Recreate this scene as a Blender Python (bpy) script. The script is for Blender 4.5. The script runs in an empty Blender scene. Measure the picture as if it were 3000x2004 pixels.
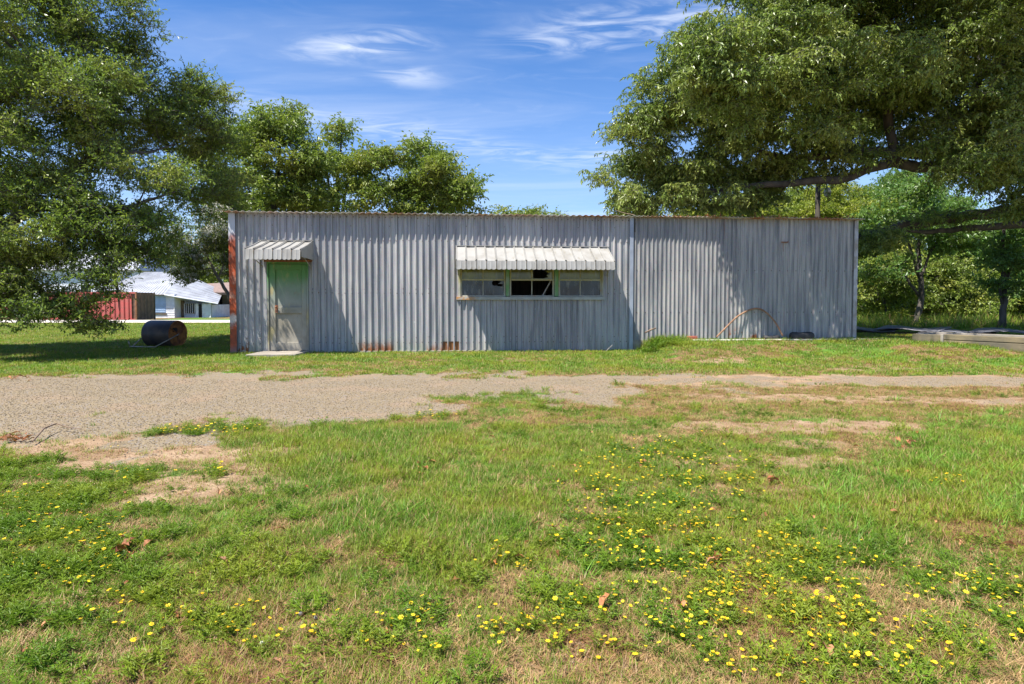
import bpy, math, random
import numpy as np
from mathutils import Vector, Matrix, Quaternion, Euler

# ------------------------------------------------------------------ camera, world, sun, exposure
SC = bpy.context.scene
COL = SC.collection
F = 1800.0; CX = 1500.0; HZ = 880.0; PITCH = math.radians(2.0); CAMZ = 1.25
CYP = HZ + F*math.tan(PITCH)                      # principal row
cam_d = bpy.data.cameras.new('camera'); cam = bpy.data.objects.new('camera', cam_d); COL.objects.link(cam)
cam.location = (0, 0, CAMZ); cam.rotation_euler = (math.pi/2 - PITCH, 0, 0)
cam_d.sensor_width = 36; cam_d.lens = 36*F/3000.0; cam_d.shift_y = -(1002-CYP)*-1/3000.0*-1
cam_d.clip_start = 0.05; cam_d.clip_end = 2000
SC.camera = cam

YAW = math.radians(4.8)
P0 = Vector((-6.605, 14.5, 0.0))
BM = Matrix.Translation(P0) @ Matrix.Rotation(YAW, 4, 'Z')
SUNL = Vector((-1.42, -1.0, 3.3))                  # towards the sun, in the shed's own frame
SUNW = (Matrix.Rotation(YAW, 3, 'Z') @ SUNL).normalized()
sun_d = bpy.data.lights.new('sun', 'SUN'); sun = bpy.data.objects.new('sun', sun_d); COL.objects.link(sun)
sun_d.energy = 5.0; sun_d.angle = math.radians(0.5); sun_d.color = (1.0, 0.95, 0.87)
sun.rotation_mode = 'QUATERNION'; sun.rotation_quaternion = SUNW.to_track_quat('Z', 'Y')

W = bpy.data.worlds.new('World'); SC.world = W; W.use_nodes = True
def world():
    nt = W.node_tree; N = nt.nodes; L = nt.links; N.clear()
    out = N.new('ShaderNodeOutputWorld'); bg = N.new('ShaderNodeBackground'); bg.inputs['Strength'].default_value = 0.065
    sky = N.new('ShaderNodeTexSky'); sky.sky_type = 'NISHITA'; sky.sun_disc = False
    sky.sun_elevation = math.asin(SUNW.z); sky.sun_rotation = math.atan2(SUNW.x, SUNW.y)
    sky.air_density = 1.0; sky.dust_density = 0.6; sky.ozone_density = 2.2
    hs = N.new('ShaderNodeHueSaturation'); hs.inputs['Saturation'].default_value = 1.15; L.new(sky.outputs[0], hs.inputs['Color'])
    ti = N.new('ShaderNodeMixRGB'); ti.blend_type = 'MULTIPLY'; ti.inputs[0].default_value = 1; ti.inputs[2].default_value = (0.86, 1.16, 1.52, 1); L.new(hs.outputs[0], ti.inputs[1])
    tc = N.new('ShaderNodeTexCoord'); sp = N.new('ShaderNodeSeparateXYZ'); L.new(tc.outputs['Generated'], sp.inputs[0])
    def m(op, a, b=None, c=None):
        n = N.new('ShaderNodeMath'); n.operation = op
        for i, v in enumerate((a, b, c)):
            if v is None: continue
            if isinstance(v, (int, float)): n.inputs[i].default_value = v
            else: L.new(v, n.inputs[i])
        return n.outputs[0]
    z = m('MAXIMUM', sp.outputs[2], 0.06)
    u = m('DIVIDE', sp.outputs[0], z); v = m('DIVIDE', sp.outputs[1], z)
    cb = N.new('ShaderNodeCombineXYZ'); L.new(u, cb.inputs[0]); L.new(v, cb.inputs[1])
    def noise(scale, det, rot, sc, dist=0.0):
        mp = N.new('ShaderNodeMapping'); mp.inputs['Rotation'].default_value = (0, 0, rot); mp.inputs['Scale'].default_value = sc
        L.new(cb.outputs[0], mp.inputs[0]); n = N.new('ShaderNodeTexNoise'); n.inputs['Scale'].default_value = scale
        n.inputs['Detail'].default_value = det; n.inputs['Roughness'].default_value = 0.55; n.inputs['Distortion'].default_value = dist
        L.new(mp.outputs[0], n.inputs['Vector']); return n.outputs[0]
    def ramp(v, a, b):
        n = N.new('ShaderNodeMapRange'); n.interpolation_type = 'SMOOTHSTEP'; n.inputs[1].default_value = a; n.inputs[2].default_value = b
        L.new(v, n.inputs[0]); return n.outputs[0]
    streak = noise(0.8, 6, -0.68, (0.42, 1.3, 1), 0.9)
    fine = noise(3.4, 9, -0.5, (0.6, 1.2, 1), 2.2)
    cov = m('MULTIPLY', ramp(streak, 0.42, 0.75), 0.20)
    cov = m('ADD', cov, m('MULTIPLY', ramp(fine, 0.5, 0.85), 0.08))
    # single wisps of the cloud layer: centre, reach, angle, strength
    for (cu, cv, ru, rv, ang, st) in ((-0.60, 2.45, 0.30, 0.15, -0.3, 0.62), (0.38, 2.30, 0.46, 0.2, -0.35, 0.62), (-0.46, 2.78, 0.16, 0.13, 0.5, 0.4),
                                      (-0.17, 2.02, 0.16, 0.05, 0.0, 0.5), (-0.4, 3.9, 1.5, 0.28, 0.66, 0.30), (0.75, 4.3, 0.5, 0.22, 0.2, 0.4), 
                                      (-3.0, 1.0, 1.5, .4, .3, .6), (2.5, -1.5, 1.6, .5, -.2, .6), (-1.0, -2.5, 1.8, .5, .1, .6)):
        mp = N.new('ShaderNodeMapping'); mp.vector_type = 'TEXTURE'
        mp.inputs['Location'].default_value = (cu, cv, 0); mp.inputs['Rotation'].default_value = (0, 0, ang); mp.inputs['Scale'].default_value = (ru, rv, 1)
        L.new(cb.outputs[0], mp.inputs[0])
        ln = N.new('ShaderNodeVectorMath'); ln.operation = 'LENGTH'; L.new(mp.outputs[0], ln.inputs[0])
        g = ramp(ln.outputs['Value'], 1.5, 0.05)
        g = m('MULTIPLY', m('MULTIPLY', g, st), ramp(fine, 0.36, 0.66))
        cov = m('ADD', cov, g)
    cov = m('MINIMUM', cov, 0.9)
    hz = m('MULTIPLY', ramp(sp.outputs[2], 0.42, 0.0), 0.36)
    mx0 = N.new('ShaderNodeMixRGB'); mx0.inputs[2].default_value = (6.8, 7.9, 10.6, 1); L.new(hz, mx0.inputs[0]); L.new(ti.outputs[0], mx0.inputs[1])
    mx = N.new('ShaderNodeMixRGB'); mx.inputs[2].default_value = (8.2, 8.8, 9.8, 1)
    L.new(cov, mx.inputs[0]); L.new(mx0.outputs[0], mx.inputs[1]); L.new(mx.outputs[0], bg.inputs['Color'])
    L.new(bg.outputs[0], out.inputs[0])
world()
SC.view_settings.view_transform = 'Standard'; SC.view_settings.look = 'None'; SC.view_settings.gamma = 1
SC.view_settings.use_curve_mapping = False; SC.view_settings.exposure = 1.0
SC.cycles.max_bounces = 7; SC.cycles.diffuse_bounces = 3; SC.cycles.glossy_bounces = 3; SC.cycles.transmission_bounces = 5
SC.cycles.transparent_max_bounces = 8; SC.cycles.sample_clamp_indirect = 6

# ------------------------------------------------------------------ measuring helpers
CP, SP = math.cos(PITCH), math.sin(PITCH)
def ray(px, py):
    a = (px-CX)/F; b = (CYP-py)/F
    return Vector((a, CP + b*SP, -SP + b*CP))
def at(px, py, Y):
    r = ray(px, py); k = Y/r.y
    return Vector((r.x*k, Y, CAMZ + r.z*k))
def gnd(px, py, z=0.0):
    r = ray(px, py); k = (z-CAMZ)/r.z
    return Vector((r.x*k, r.y*k, z))
def wl(px, py):                                   # (along, up) on the shed's front wall
    r = ray(px, py); n = BM.to_3x3() @ Vector((0, 1, 0)); k = (P0-Vector((0, 0, CAMZ))).dot(n)/r.dot(n)
    p = BM.inverted() @ (Vector((0, 0, CAMZ)) + r*k)
    return p.x, p.z
def topx(x, y):                                   # ground point -> photo pixel, arrays
    y = np.maximum(y, 0.8)
    zc = CP*y + SP*CAMZ; yc = SP*y - CP*CAMZ
    return CX + F*x/zc, CYP - F*yc/zc

_T = np.random.RandomState(7).rand(8, 256, 256)
def vn(x, y, s=0):
    t = _T[s % 8]; xi = np.floor(x).astype(int); yi = np.floor(y).astype(int); fx = x-xi; fy = y-yi
    fx = fx*fx*(3-2*fx); fy = fy*fy*(3-2*fy)
    a = t[xi & 255, yi & 255]; b = t[(xi+1) & 255, yi & 255]; c = t[xi & 255, (yi+1) & 255]; d = t[(xi+1) & 255, (yi+1) & 255]
    return (a*(1-fx)+b*fx)*(1-fy) + (c*(1-fx)+d*fx)*fy
def fbm(x, y, s=0, o=4):
    r = 0; a = 0.5; tot = 0
    for i in range(o):
        r = r + a*vn(x*2**i+17*i, y*2**i+31*i, s+i); tot += a; a *= 0.55
    return r/tot
def sst(x, a, b):
    t = np.clip((x-a)/(b-a), 0, 1); return t*t*(3-2*t)

# ------------------------------------------------------------------ mesh and object helpers
class MB:
    def __init__(s): s.v = []; s.f = []; s.m = []
    def add(s, vs, fs, m=0):
        k = len(s.v); s.v += [tuple(p) for p in vs]; s.f += [tuple(i+k for i in f) for f in fs]; s.m += [m]*len(fs); return s
    def box(s, x0, x1, y0, y1, z0, z1, m=0, M=None):
        vs = [Vector(p) for p in ((x0,y0,z0),(x1,y0,z0),(x1,y1,z0),(x0,y1,z0),(x0,y0,z1),(x1,y0,z1),(x1,y1,z1),(x0,y1,z1))]
        if M is not None: vs = [M @ p for p in vs]
        return s.add(vs, [(0,3,2,1),(4,5,6,7),(0,1,5,4),(1,2,6,5),(2,3,7,6),(3,0,4,7)], m)
    def tube(s, pts, rad, seg=6, m=0, cap=True):
        pts = [Vector(p) for p in pts]; n = len(pts)
        if not hasattr(rad, '__len__'): rad = [rad]*n
        vs = []; up = Vector((0.13, 0.21, 0.97)).normalized()
        for i, p in enumerate(pts):
            d = (pts[min(i+1, n-1)] - pts[max(i-1, 0)]); d = d.normalized() if d.length > 1e-9 else Vector((0,0,1))
            a = d.cross(up)
            if a.length < 0.1: a = d.cross(Vector((1, 0, 0)))
            a.normalize(); b = d.cross(a)
            for k in range(seg):
                t = 2*math.pi*k/seg; vs.append(p + (a*math.cos(t) + b*math.sin(t))*rad[i])
        fs = [(i*seg+k, i*seg+(k+1) % seg, (i+1)*seg+(k+1) % seg, (i+1)*seg+k) for i in range(n-1) for k in range(seg)]
        if cap: fs += [tuple(range(seg))[::-1], tuple((n-1)*seg+k for k in range(seg))]
        return s.add(vs, fs, m)
    def prism(s, poly, axis, a, b, m=0):           # polygon in the two other axes, swept along axis
        n = len(poly)
        def mk(t, p): return {0: (t, p[0], p[1]), 1: (p[0], t, p[1]), 2: (p[0], p[1], t)}[axis]
        vs = [mk(a, p) for p in poly] + [mk(b, p) for p in poly]
        return s.add(vs, [tuple(range(n)), tuple(range(n, 2*n))[::-1]] + [(i, n+i, n+(i+1) % n, (i+1) % n) for i in range(n)], m)
    def mesh(s, name, mats, smooth=False):
        me = bpy.data.meshes.new(name); me.from_pydata(s.v, [], s.f)
        for x in (mats if isinstance(mats, (list, tuple)) else [mats]): me.materials.append(x)
        if any(s.m): me.polygons.foreach_set('material_index', s.m)
        if smooth: me.polygons.foreach_set('use_smooth', [True]*len(s.f))
        me.update(); return me
    def build(s, name, mats, parent=None, smooth=False, bevel=0):
        o = bpy.data.objects.new(name, s.mesh(name, mats, smooth)); COL.objects.link(o)
        if parent is not None: o.parent = parent
        if bevel:
            b = o.modifiers.new('b', 'BEVEL'); b.width = bevel; b.segments = 2; b.limit_method = 'ANGLE'
        return o
def tag(o, label=None, cat=None, group=None, kind=None):
    if label: o['label'] = label
    if cat: o['category'] = cat
    if group: o['group'] = group
    if kind: o['kind'] = kind
    return o
def empty(name, loc=(0, 0, 0), rz=0.0, label=None, cat=None, group=None):
    o = bpy.data.objects.new(name, None); COL.objects.link(o); o.location = loc; o.rotation_euler = (0, 0, rz)
    o.empty_display_size = 0.2
    return tag(o, label, cat, group)
def copy_tree(o, parent=None):
    c = o.copy(); COL.objects.link(c)
    if parent is not None: c.parent = parent
    for ch in list(o.children): copy_tree(ch, c)
    return c

# ------------------------------------------------------------------ materials
class NT:
    def __init__(s, name):
        s.mat = bpy.data.materials.new(name); s.mat.use_nodes = True; s.t = s.mat.node_tree; s.N = s.t.nodes; s.L = s.t.links
        s.N.clear(); s.out = s.N.new('ShaderNodeOutputMaterial'); s.tc = s.N.new('ShaderNodeTexCoord')
        s.obj = s.tc.outputs['Object']; s.geo = s.N.new('ShaderNodeNewGeometry'); s.pos = s.geo.outputs['Position']
    def set(s, inp, v):
        if hasattr(v, 'is_linked') or isinstance(v, bpy.types.NodeSocket): s.L.new(v, inp)
        elif isinstance(v, tuple) and len(v) == 3 and inp.type == 'RGBA': inp.default_value = (*v, 1)
        else: inp.default_value = v
    def noise(s, sc, vec=None, det=4, rough=0.55, sv=None, dist=0.0):
        vec = vec if vec is not None else s.obj
        if sv: mp = s.N.new('ShaderNodeMapping'); mp.inputs['Scale'].default_value = sv; s.L.new(vec, mp.inputs[0]); vec = mp.outputs[0]
        n = s.N.new('ShaderNodeTexNoise'); n.inputs['Scale'].default_value = sc; n.inputs['Detail'].default_value = det
        n.inputs['Roughness'].default_value = rough; n.inputs['Distortion'].default_value = dist; s.L.new(vec, n.inputs['Vector']); return n.outputs[0]
    def vor(s, sc, vec=None, feat='F1', out='Distance', sv=None):
        vec = vec if vec is not None else s.obj
        if sv: mp = s.N.new('ShaderNodeMapping'); mp.inputs['Scale'].default_value = sv; s.L.new(vec, mp.inputs[0]); vec = mp.outputs[0]
        n = s.N.new('ShaderNodeTexVoronoi'); n.feature = feat; n.inputs['Scale'].default_value = sc; s.L.new(vec, n.inputs['Vector']); return n.outputs[out]
    def rng(s, v, a, b, c=0.0, d=1.0):
        n = s.N.new('ShaderNodeMapRange'); n.interpolation_type = 'SMOOTHSTEP'
        n.inputs[1].default_value = a; n.inputs[2].default_value = b; n.inputs[3].default_value = c; n.inputs[4].default_value = d
        s.L.new(v, n.inputs[0]); return n.outputs[0]
    def mix(s, f, a, b, mode='MIX'):
        n = s.N.new('ShaderNodeMixRGB'); n.blend_type = mode; s.set(n.inputs[0], f); s.set(n.inputs[1], a); s.set(n.inputs[2], b); return n.outputs[0]
    def math(s, op, a, b=0.0, c=0.0):
        n = s.N.new('ShaderNodeMath'); n.operation = op; s.set(n.inputs[0], a); s.set(n.inputs[1], b); s.set(n.inputs[2], c); return n.outputs[0]
    def xyz(s, vec=None):
        n = s.N.new('ShaderNodeSeparateXYZ'); s.L.new(vec if vec is not None else s.obj, n.inputs[0]); return n.outputs
    def attr(s, name):
        n = s.N.new('ShaderNodeAttribute'); n.attribute_name = name; return n.outputs['Fac']
    def rand(s): return s.N.new('ShaderNodeObjectInfo').outputs['Random']
    def bump(s, h, st=0.5, dist=0.01):
        n = s.N.new('ShaderNodeBump'); n.inputs['Strength'].default_value = st; n.inputs['Distance'].default_value = dist; s.L.new(h, n.inputs['Height']); return n.outputs[0]
    def bsdf(s, col, rough=0.6, metal=0.0, normal=None, spec=0.5, trans=None, alpha=None):
        p = s.N.new('ShaderNodeBsdfPrincipled'); s.set(p.inputs['Base Color'], col); s.set(p.inputs['Roughness'], rough); s.set(p.inputs['Metallic'], metal)
        s.set(p.inputs['Specular IOR Level'], spec)
        if normal is not None: s.L.new(normal, p.inputs['Normal'])
        if alpha is not None: s.set(p.inputs['Alpha'], alpha)
        o = p.outputs[0]
        if trans is not None:
            t = s.N.new('ShaderNodeBsdfTranslucent'); s.set(t.inputs['Color'], trans[0])
            m = s.N.new('ShaderNodeMixShader'); m.inputs[0].default_value = trans[1]; s.L.new(o, m.inputs[1]); s.L.new(t.outputs[0], m.inputs[2]); o = m.outputs[0]
        s.L.new(o, s.out.inputs[0]); return s.mat
def simple(name, a, b, sc=6, rough=0.7, metal=0.0, bump=0.3, sv=None, spec=0.4, lo=0.35, hi=0.65):
    n = NT(name); f = n.noise(sc, det=6, sv=sv); c = n.mix(n.rng(f, lo, hi), a, b)
    return n.bsdf(c, rough, metal, n.bump(n.noise(sc*5, det=4, sv=sv), bump, 0.01), spec)
def leaf_mat(name, a, b, c, gl=0.45, tr=0.3, var=2.0):
    n = NT(name); r = n.rand(); base = n.mix(r, a, b); patch = n.rng(n.noise(var, n.pos, 2), 0.45, 0.68)
    base = n.mix(n.math('MULTIPLY', patch, 0.8), base, c)
    fine = n.rng(n.noise(22.0, n.pos, 2), 0.3, 0.7, 0.55, 1.5); hs = n.N.new('ShaderNodeHueSaturation'); n.L.new(base, hs.inputs['Color']); n.L.new(fine, hs.inputs['Value'])
    t = n.mix(0.5, hs.outputs[0], (0.28, 0.42, 0.03))
    return n.bsdf(hs.outputs[0], gl, 0.0, None, 0.5, (t, tr))

def galv_mat(name, tone, zones):
    n = NT(name); x, y, z = n.xyz()
    c = n.mix(n.rng(n.noise(1.2, sv=(1.0, 1, 0.35)), 0.35, 0.65), tone[0], tone[1])
    c = n.mix(n.rng(n.noise(13, sv=(1, 1, 0.06), det=6), 0.42, 0.66, 0, 0.9), c, tone[2])
    c = n.mix(1.0, c, n.mix(n.rand(), (0.78, 0.78, 0.79), (1.08, 1.07, 1.04)), 'MULTIPLY')
    spang = n.vor(38, out='Color'); c = n.mix(0.10, c, spang, 'SOFT_LIGHT')
    low = n.math('MULTIPLY', n.rng(z, 0.45, 0.0), n.rng(n.noise(3.0, sv=(1, 1, 0.6)), 0.35, 0.7)); c = n.mix(n.math('MULTIPLY', low, 0.55), c, (0.30, 0.30, 0.20))
    spots = n.rng(n.noise(9, sv=(1, 1, 0.7), det=6), 0.66, 0.76); c = n.mix(n.math('MULTIPLY', spots, 0.5), c, (0.62, 0.63, 0.64))
    rust = None
    for (x0, x1, z0, z1, st) in zones:
        w = 0.05
        k = n.math('MULTIPLY', n.math('MULTIPLY', n.rng(x, x0-w, x0+w), n.rng(x, x1+w, x1-w)), n.math('MULTIPLY', n.rng(z, z0-w, z0+w), n.rng(z, z1+0.18, z1-0.12)))
        k = n.math('MULTIPLY', k, n.rng(n.noise(8, sv=(1.2, 1, 0.6), det=6), 0.50-st*0.3, 0.62-st*0.2))
        rust = k if rust is None else n.math('MAXIMUM', rust, k)
    strk = n.math('MULTIPLY', n.rng(n.noise(22, sv=(1, 1, 0.04), det=3), 0.64, 0.76), 0.5); rust = n.math('MAXIMUM', rust, strk) if rust is not None else strk
    rc = n.mix(n.noise(20, det=5), (0.16, 0.055, 0.025), (0.34, 0.13, 0.05)); c = n.mix(rust, c, rc)
    rg = n.math('ADD', n.rng(n.noise(5, det=4), 0.3, 0.7, 0.38, 0.6), n.math('MULTIPLY', rust, 0.4))
    me = n.math('SUBTRACT', 0.10, n.math('MULTIPLY', rust, 0.1))
    dent = n.noise(1.6, det=2, sv=(1, 1, 0.6))
    return n.bsdf(c, rg, me, n.bump(dent, 0.35, 0.02), 0.3)

M = {}
M['galv'] = galv_mat('galvanised_sheet', ((0.37, 0.365, 0.37), (0.45, 0.44, 0.43), (0.24, 0.245, 0.26)), ((2.95, 3.75, -0.1, 0.17, 0.6), (0.1, 0.4, 0.0, 0.25, 0.1), (4.55, 5.15, -.1, 0.10, 0.5)))
M['galv_right'] = galv_mat('galvanised_sheet_narrow', ((0.34, 0.335, 0.33), (0.43, 0.415, 0.395), (0.20, 0.205, 0.215)), ((12.1, 12.9, 0.2, 0.45, 0.05),))
def trim_rust():
    n = NT('rusty_corner_metal'); x, y, z = n.xyz()
    nz = n.noise(4, det=6, sv=(1, 1, 0.5)); ztop = n.rng(n.math('ADD', z, n.math('MULTIPLY', nz, 0.9)), 3.05, 3.35)
    red = n.mix(n.rng(n.noise(7, det=5), 0.35, 0.6), (0.46, 0.085, 0.025), (0.26, 0.06, 0.028))
    red = n.mix(n.rng(n.noise(2.6, det=5), 0.52, 0.66), red, (0.62, 0.34, 0.24))
    zz = n.math('ADD', z, n.math('MULTIPLY', n.math('SUBTRACT', n.noise(6, det=6), .5), .5)); band = n.math('MULTIPLY', n.rng(zz, 0.60, 0.76), n.rng(zz, 1.0, 0.84)); c = n.mix(n.math('MULTIPLY', band, 0.8), red, (0.66, 0.60, 0.55))
    low = n.rng(z, 0.25, 0.02); c = n.mix(n.math('MULTIPLY', low, .6), c, (0.32, 0.22, 0.2))
    c = n.mix(ztop, c, (0.55, 0.57, 0.62))
    return n.bsdf(c, 0.65, 0.1, n.bump(n.noise(30), .3, .004), .4)
M['trim_rust'] = trim_rust()
M['trim_pale'] = simple('pale_blue_flashing', (0.36, 0.40, 0.46), (0.29, 0.32, 0.37), 3, 0.45, 0.25, 0.15)
M['trim_grey'] = simple('grey_flashing', (0.45, 0.46, 0.47), (0.30, 0.27, 0.24), 4, 0.5, 0.3, 0.15)
def roof_mat():
    n = NT('roof_sheet'); c = n.mix(n.rng(n.noise(1.4, det=6), 0.42, 0.6), (0.42, 0.40, 0.38), (0.30, 0.15, 0.09)); return n.bsdf(c, 0.6, 0.25, n.bump(n.noise(20), .2, .004))
M['roof'] = roof_mat()
M['screw'] = simple('screw_steel', (0.05, 0.05, 0.055), (0.12, 0.07, 0.05), 30, 0.5, 0.4, 0)
M['white_alu'] = None
def awning_mat():
    n = NT('white_enamel_aluminium'); x, y, z = n.xyz()
    c = n.mix(n.rng(n.noise(3, det=6, sv=(1, 1, 1)), 0.42, 0.7), (0.34, 0.33, 0.305), (0.28, 0.265, 0.235))
    c = n.mix(n.rng(n.noise(9, det=6, sv=(1, .5, .5)), 0.56, 0.78, 0, .6), c, (0.20, 0.17, 0.11))
    return n.bsdf(c, 0.42, 0.0, n.bump(n.noise(12), .12, .004), .5)
M['white_alu'] = awning_mat()
M['slot'] = simple('dark_gap', (0.02, 0.02, 0.02), (0.04, 0.035, 0.03), 5, 0.9, 0, 0)
def door_mat():
    n = NT('peeling_door_paint'); x, y, z = n.xyz()
    nz = n.noise(3.0, det=5, sv=(1, 1, 0.5))
    g = n.rng(n.math('ADD', z, n.math('MULTIPLY', nz, 0.7)), 1.5, 2.3)
    c = n.mix(n.rng(n.noise(2.2, det=6), 0.4, 0.62), (0.25, 0.225, 0.175), (0.34, 0.31, 0.25))
    c = n.mix(n.math('MULTIPLY', g, 0.85), c, (0.07, 0.25, 0.06))
    mid = n.math('MULTIPLY', n.rng(z, 0.9, 1.3), n.rng(z, 1.9, 1.5)); c = n.mix(n.math('MULTIPLY', mid, 0.4), c, (0.24, 0.32, 0.30))
    c = n.mix(n.math('MULTIPLY', n.rng(n.noise(11, det=6, sv=(1, 1, 0.35)), 0.58, 0.7), 0.55), c, (0.26, 0.21, 0.14))
    c = n.mix(n.math('MULTIPLY', n.rng(n.noise(2.4, det=5, sv=(1.5, 1, .5)), 0.56, 0.68), 0.6), c, (0.50, 0.40, 0.16))
    return n.bsdf(c, 0.6, 0, n.bump(n.noise(26, det=5, sv=(1, 1, .2)), .35, .005), .35)
M['door'] = door_mat()
def winframe_mat():
    n = NT('stained_window_paint'); x, y, z = n.xyz()
    c = n.mix(n.rng(n.noise(5, det=5), 0.4, 0.6), (0.42, 0.41, 0.33), (0.34, 0.34, 0.27))
    up = n.rng(n.math('ADD', z, n.math('MULTIPLY', n.noise(4), 0.4)), 1.75, 2.1)
    c = n.mix(n.math('MULTIPLY', up, 0.75), c, (0.36, 0.31, 0.07))
    c = n.mix(n.math('MULTIPLY', n.rng(n.noise(7, det=6), 0.58, 0.68), .6), c, (0.42, 0.22, 0.08))
    return n.bsdf(c, 0.6, 0, n.bump(n.noise(30, det=5), .3, .004), .35)
M['winframe'] = winframe_mat()
def mull_mat():
    n = NT('green_mullion_paint'); c = n.mix(n.rng(n.noise(4, det=5, sv=(1, 1, .6)), 0.4, 0.6), (0.12, 0.28, 0.10), (0.24, 0.31, 0.22)); return n.bsdf(c, 0.6, 0, n.bump(n.noise(30), .3, .004), .35)
M['mullion'] = mull_mat()
def sill_mat():
    n = NT('window_sill_paint'); x, y, z = n.xyz(); c = n.mix(n.rng(n.noise(6), .4, .6), (0.36, 0.38, 0.36), (0.29, 0.30, 0.28))
    k = n.math('MULTIPLY', n.rng(x, 6.1, 5.35), n.rng(n.noise(9, det=5), .35, .55)); c = n.mix(k, c, (0.45, 0.22, 0.07)); return n.bsdf(c, .6, 0, n.bump(n.noise(30), .3, .004))
M['sill'] = sill_mat()
def glass_mat(name, dirt, op):
    n = NT(name); p = n.N.new('ShaderNodeBsdfPrincipled'); d = n.mix(n.rng(n.noise(3.2, det=6, sv=(1, 1, .7)), .35, .65), dirt, tuple(x*1.9 for x in dirt))
    streak = n.rng(n.noise(14, det=5, sv=(1, 1, .2)), .5, .75); d = n.mix(n.math('MULTIPLY', streak, .5), d, (0.32, 0.32, 0.27))
    n.L.new(d, p.inputs['Base Color']); p.inputs['Roughness'].default_value = 0.12; p.inputs['Specular IOR Level'].default_value = 0.6
    n.L.new(n.bump(n.noise(2.0, det=1), .25, .02), p.inputs['Normal'])
    tr = n.N.new('ShaderNodeBsdfTransparent'); mx = n.N.new('ShaderNodeMixShader'); mx.inputs[0].default_value = op
    n.L.new(tr.outputs[0], mx.inputs[1]); n.L.new(p.outputs[0], mx.inputs[2]); n.L.new(mx.outputs[0], n.out.inputs[0]); return n.mat
M['glass_blue'] = glass_mat('dusty_glass', (0.03, 0.036, 0.045), .85)
M['glass_brown'] = glass_mat('grimy_glass', (0.11, 0.11, 0.018), .92)
M['concrete'] = simple('concrete', (0.34, 0.30, 0.25), (0.25, 0.22, 0.18), 3, 0.9, 0, 0.5)
M['concrete_tan'] = simple('stained_shaded_concrete', (0.24, 0.19, 0.11), (0.12, 0.105, 0.075), 2.2, 0.9, 0, 0.6, sv=(.6, 1, 1))  # tan stained concrete, darkened further to carry some of the tree's shade
M['dark_wood'] = simple('dark_timber', (0.10, 0.08, 0.06), (0.16, 0.12, 0.08), 8, 0.85, 0, .4)
M['brown_wood'] = simple('brown_board', (0.30, 0.13, 0.045), (0.20, 0.09, 0.04), 8, 0.85, 0, .4, sv=(1, 1, .3))
M['rust'] = simple('rust', (0.34, 0.15, 0.07), (0.20, 0.085, 0.045), 9, 0.8, 0.1, .5)
M['rust_pipe'] = simple('rusty_pipe', (0.34, 0.19, 0.11), (0.22, 0.12, 0.07), 7, 0.7, 0.1, .4)
M['drum'] = simple('dark_painted_steel', (0.055, 0.05, 0.065), (0.11, 0.085, 0.08), 3.2, 0.5, 0.2, .3)
M['drum_end'] = simple('rusty_drum_end', (0.42, 0.19, 0.06), (0.15, 0.06, 0.03), 6, 0.75, 0.1, .6)
M['bar'] = simple('weathered_bar', (0.42, 0.40, 0.37), (0.28, 0.24, 0.2), 12, 0.6, 0.3, .3)
M['rubber'] = simple('old_rubber', (0.025, 0.025, 0.028), (0.055, 0.05, 0.048), 9, 0.7, 0, .5)
M['brick_red'] = simple('red_brick', (0.42, 0.10, 0.06), (0.30, 0.10, 0.07), 12, 0.85, 0, .5)
M['stone'] = simple('grey_rock', (0.34, 0.34, 0.35), (0.22, 0.22, 0.22), 5, 0.85, 0, .8)
M['stick'] = simple('dry_stick', (0.26, 0.18, 0.12), (0.16, 0.11, 0.08), 15, 0.85, 0, .5)
M['bark'] = simple('grey_brown_bark', (0.115, 0.10, 0.085), (0.06, 0.053, 0.047), 5, 0.95, 0, 1.0, sv=(1, 1, .35))
M['bark_pale'] = simple('smooth_pale_bark', (0.32, 0.27, 0.21), (0.22, 0.18, 0.14), 6, 0.8, 0, .3)
M['board'] = simple('white_board', (0.72, 0.70, 0.60), (0.55, 0.52, 0.42), 6, 0.8, 0, .3)
M['red_steel'] = simple('faded_red_steel', (0.52, 0.10, 0.09), (0.42, 0.12, 0.10), 3, 0.6, 0, .2)
M['brown_steel'] = simple('brown_rusty_steel', (0.20, 0.11, 0.07), (0.12, 0.07, 0.05), 4, 0.7, 0, .3)
M['siding'] = simple('white_siding', (0.74, 0.76, 0.80), (0.62, 0.64, 0.68), 3, 0.7, 0, .1)
M['siding_blue'] = simple('pale_blue_shutter', (0.45, 0.58, 0.78), (0.36, 0.48, 0.66), 3, 0.6, 0, .1)
M['metal_roof'] = simple('bright_metal_roof', (0.50, 0.51, 0.53), (0.38, 0.385, 0.40), 1.5, 0.45, 0.3, .15)
M['shingle'] = simple('brown_shingle', (0.26, 0.18, 0.15), (0.19, 0.14, 0.12), 6, 0.9, 0, .5)
M['tan_wall'] = simple('tan_block_wall', (0.42, 0.38, 0.30), (0.34, 0.31, 0.25), 5, 0.85, 0, .3)
M['opening'] = simple('dark_interior', (0.015, 0.015, 0.017), (0.025, 0.025, 0.025), 5, 0.8, 0, 0)
M['car_white'] = simple('white_car_paint', (0.75, 0.76, 0.78), (0.70, 0.71, 0.73), 2, 0.25, 0, 0)
M['car_red'] = simple('red_car_paint', (0.40, 0.03, 0.03), (0.34, 0.03, 0.03), 2, 0.25, 0, 0)
M['car_glass'] = simple('dark_car_glass', (0.03, 0.035, 0.04), (0.02, 0.02, 0.02), 2, 0.08, 0, 0)
M['lamp_white'] = simple('pale_lamp_housing', (0.34, 0.34, 0.28), (0.28, 0.28, 0.24), 6, 0.5, 0, 0)
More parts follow.
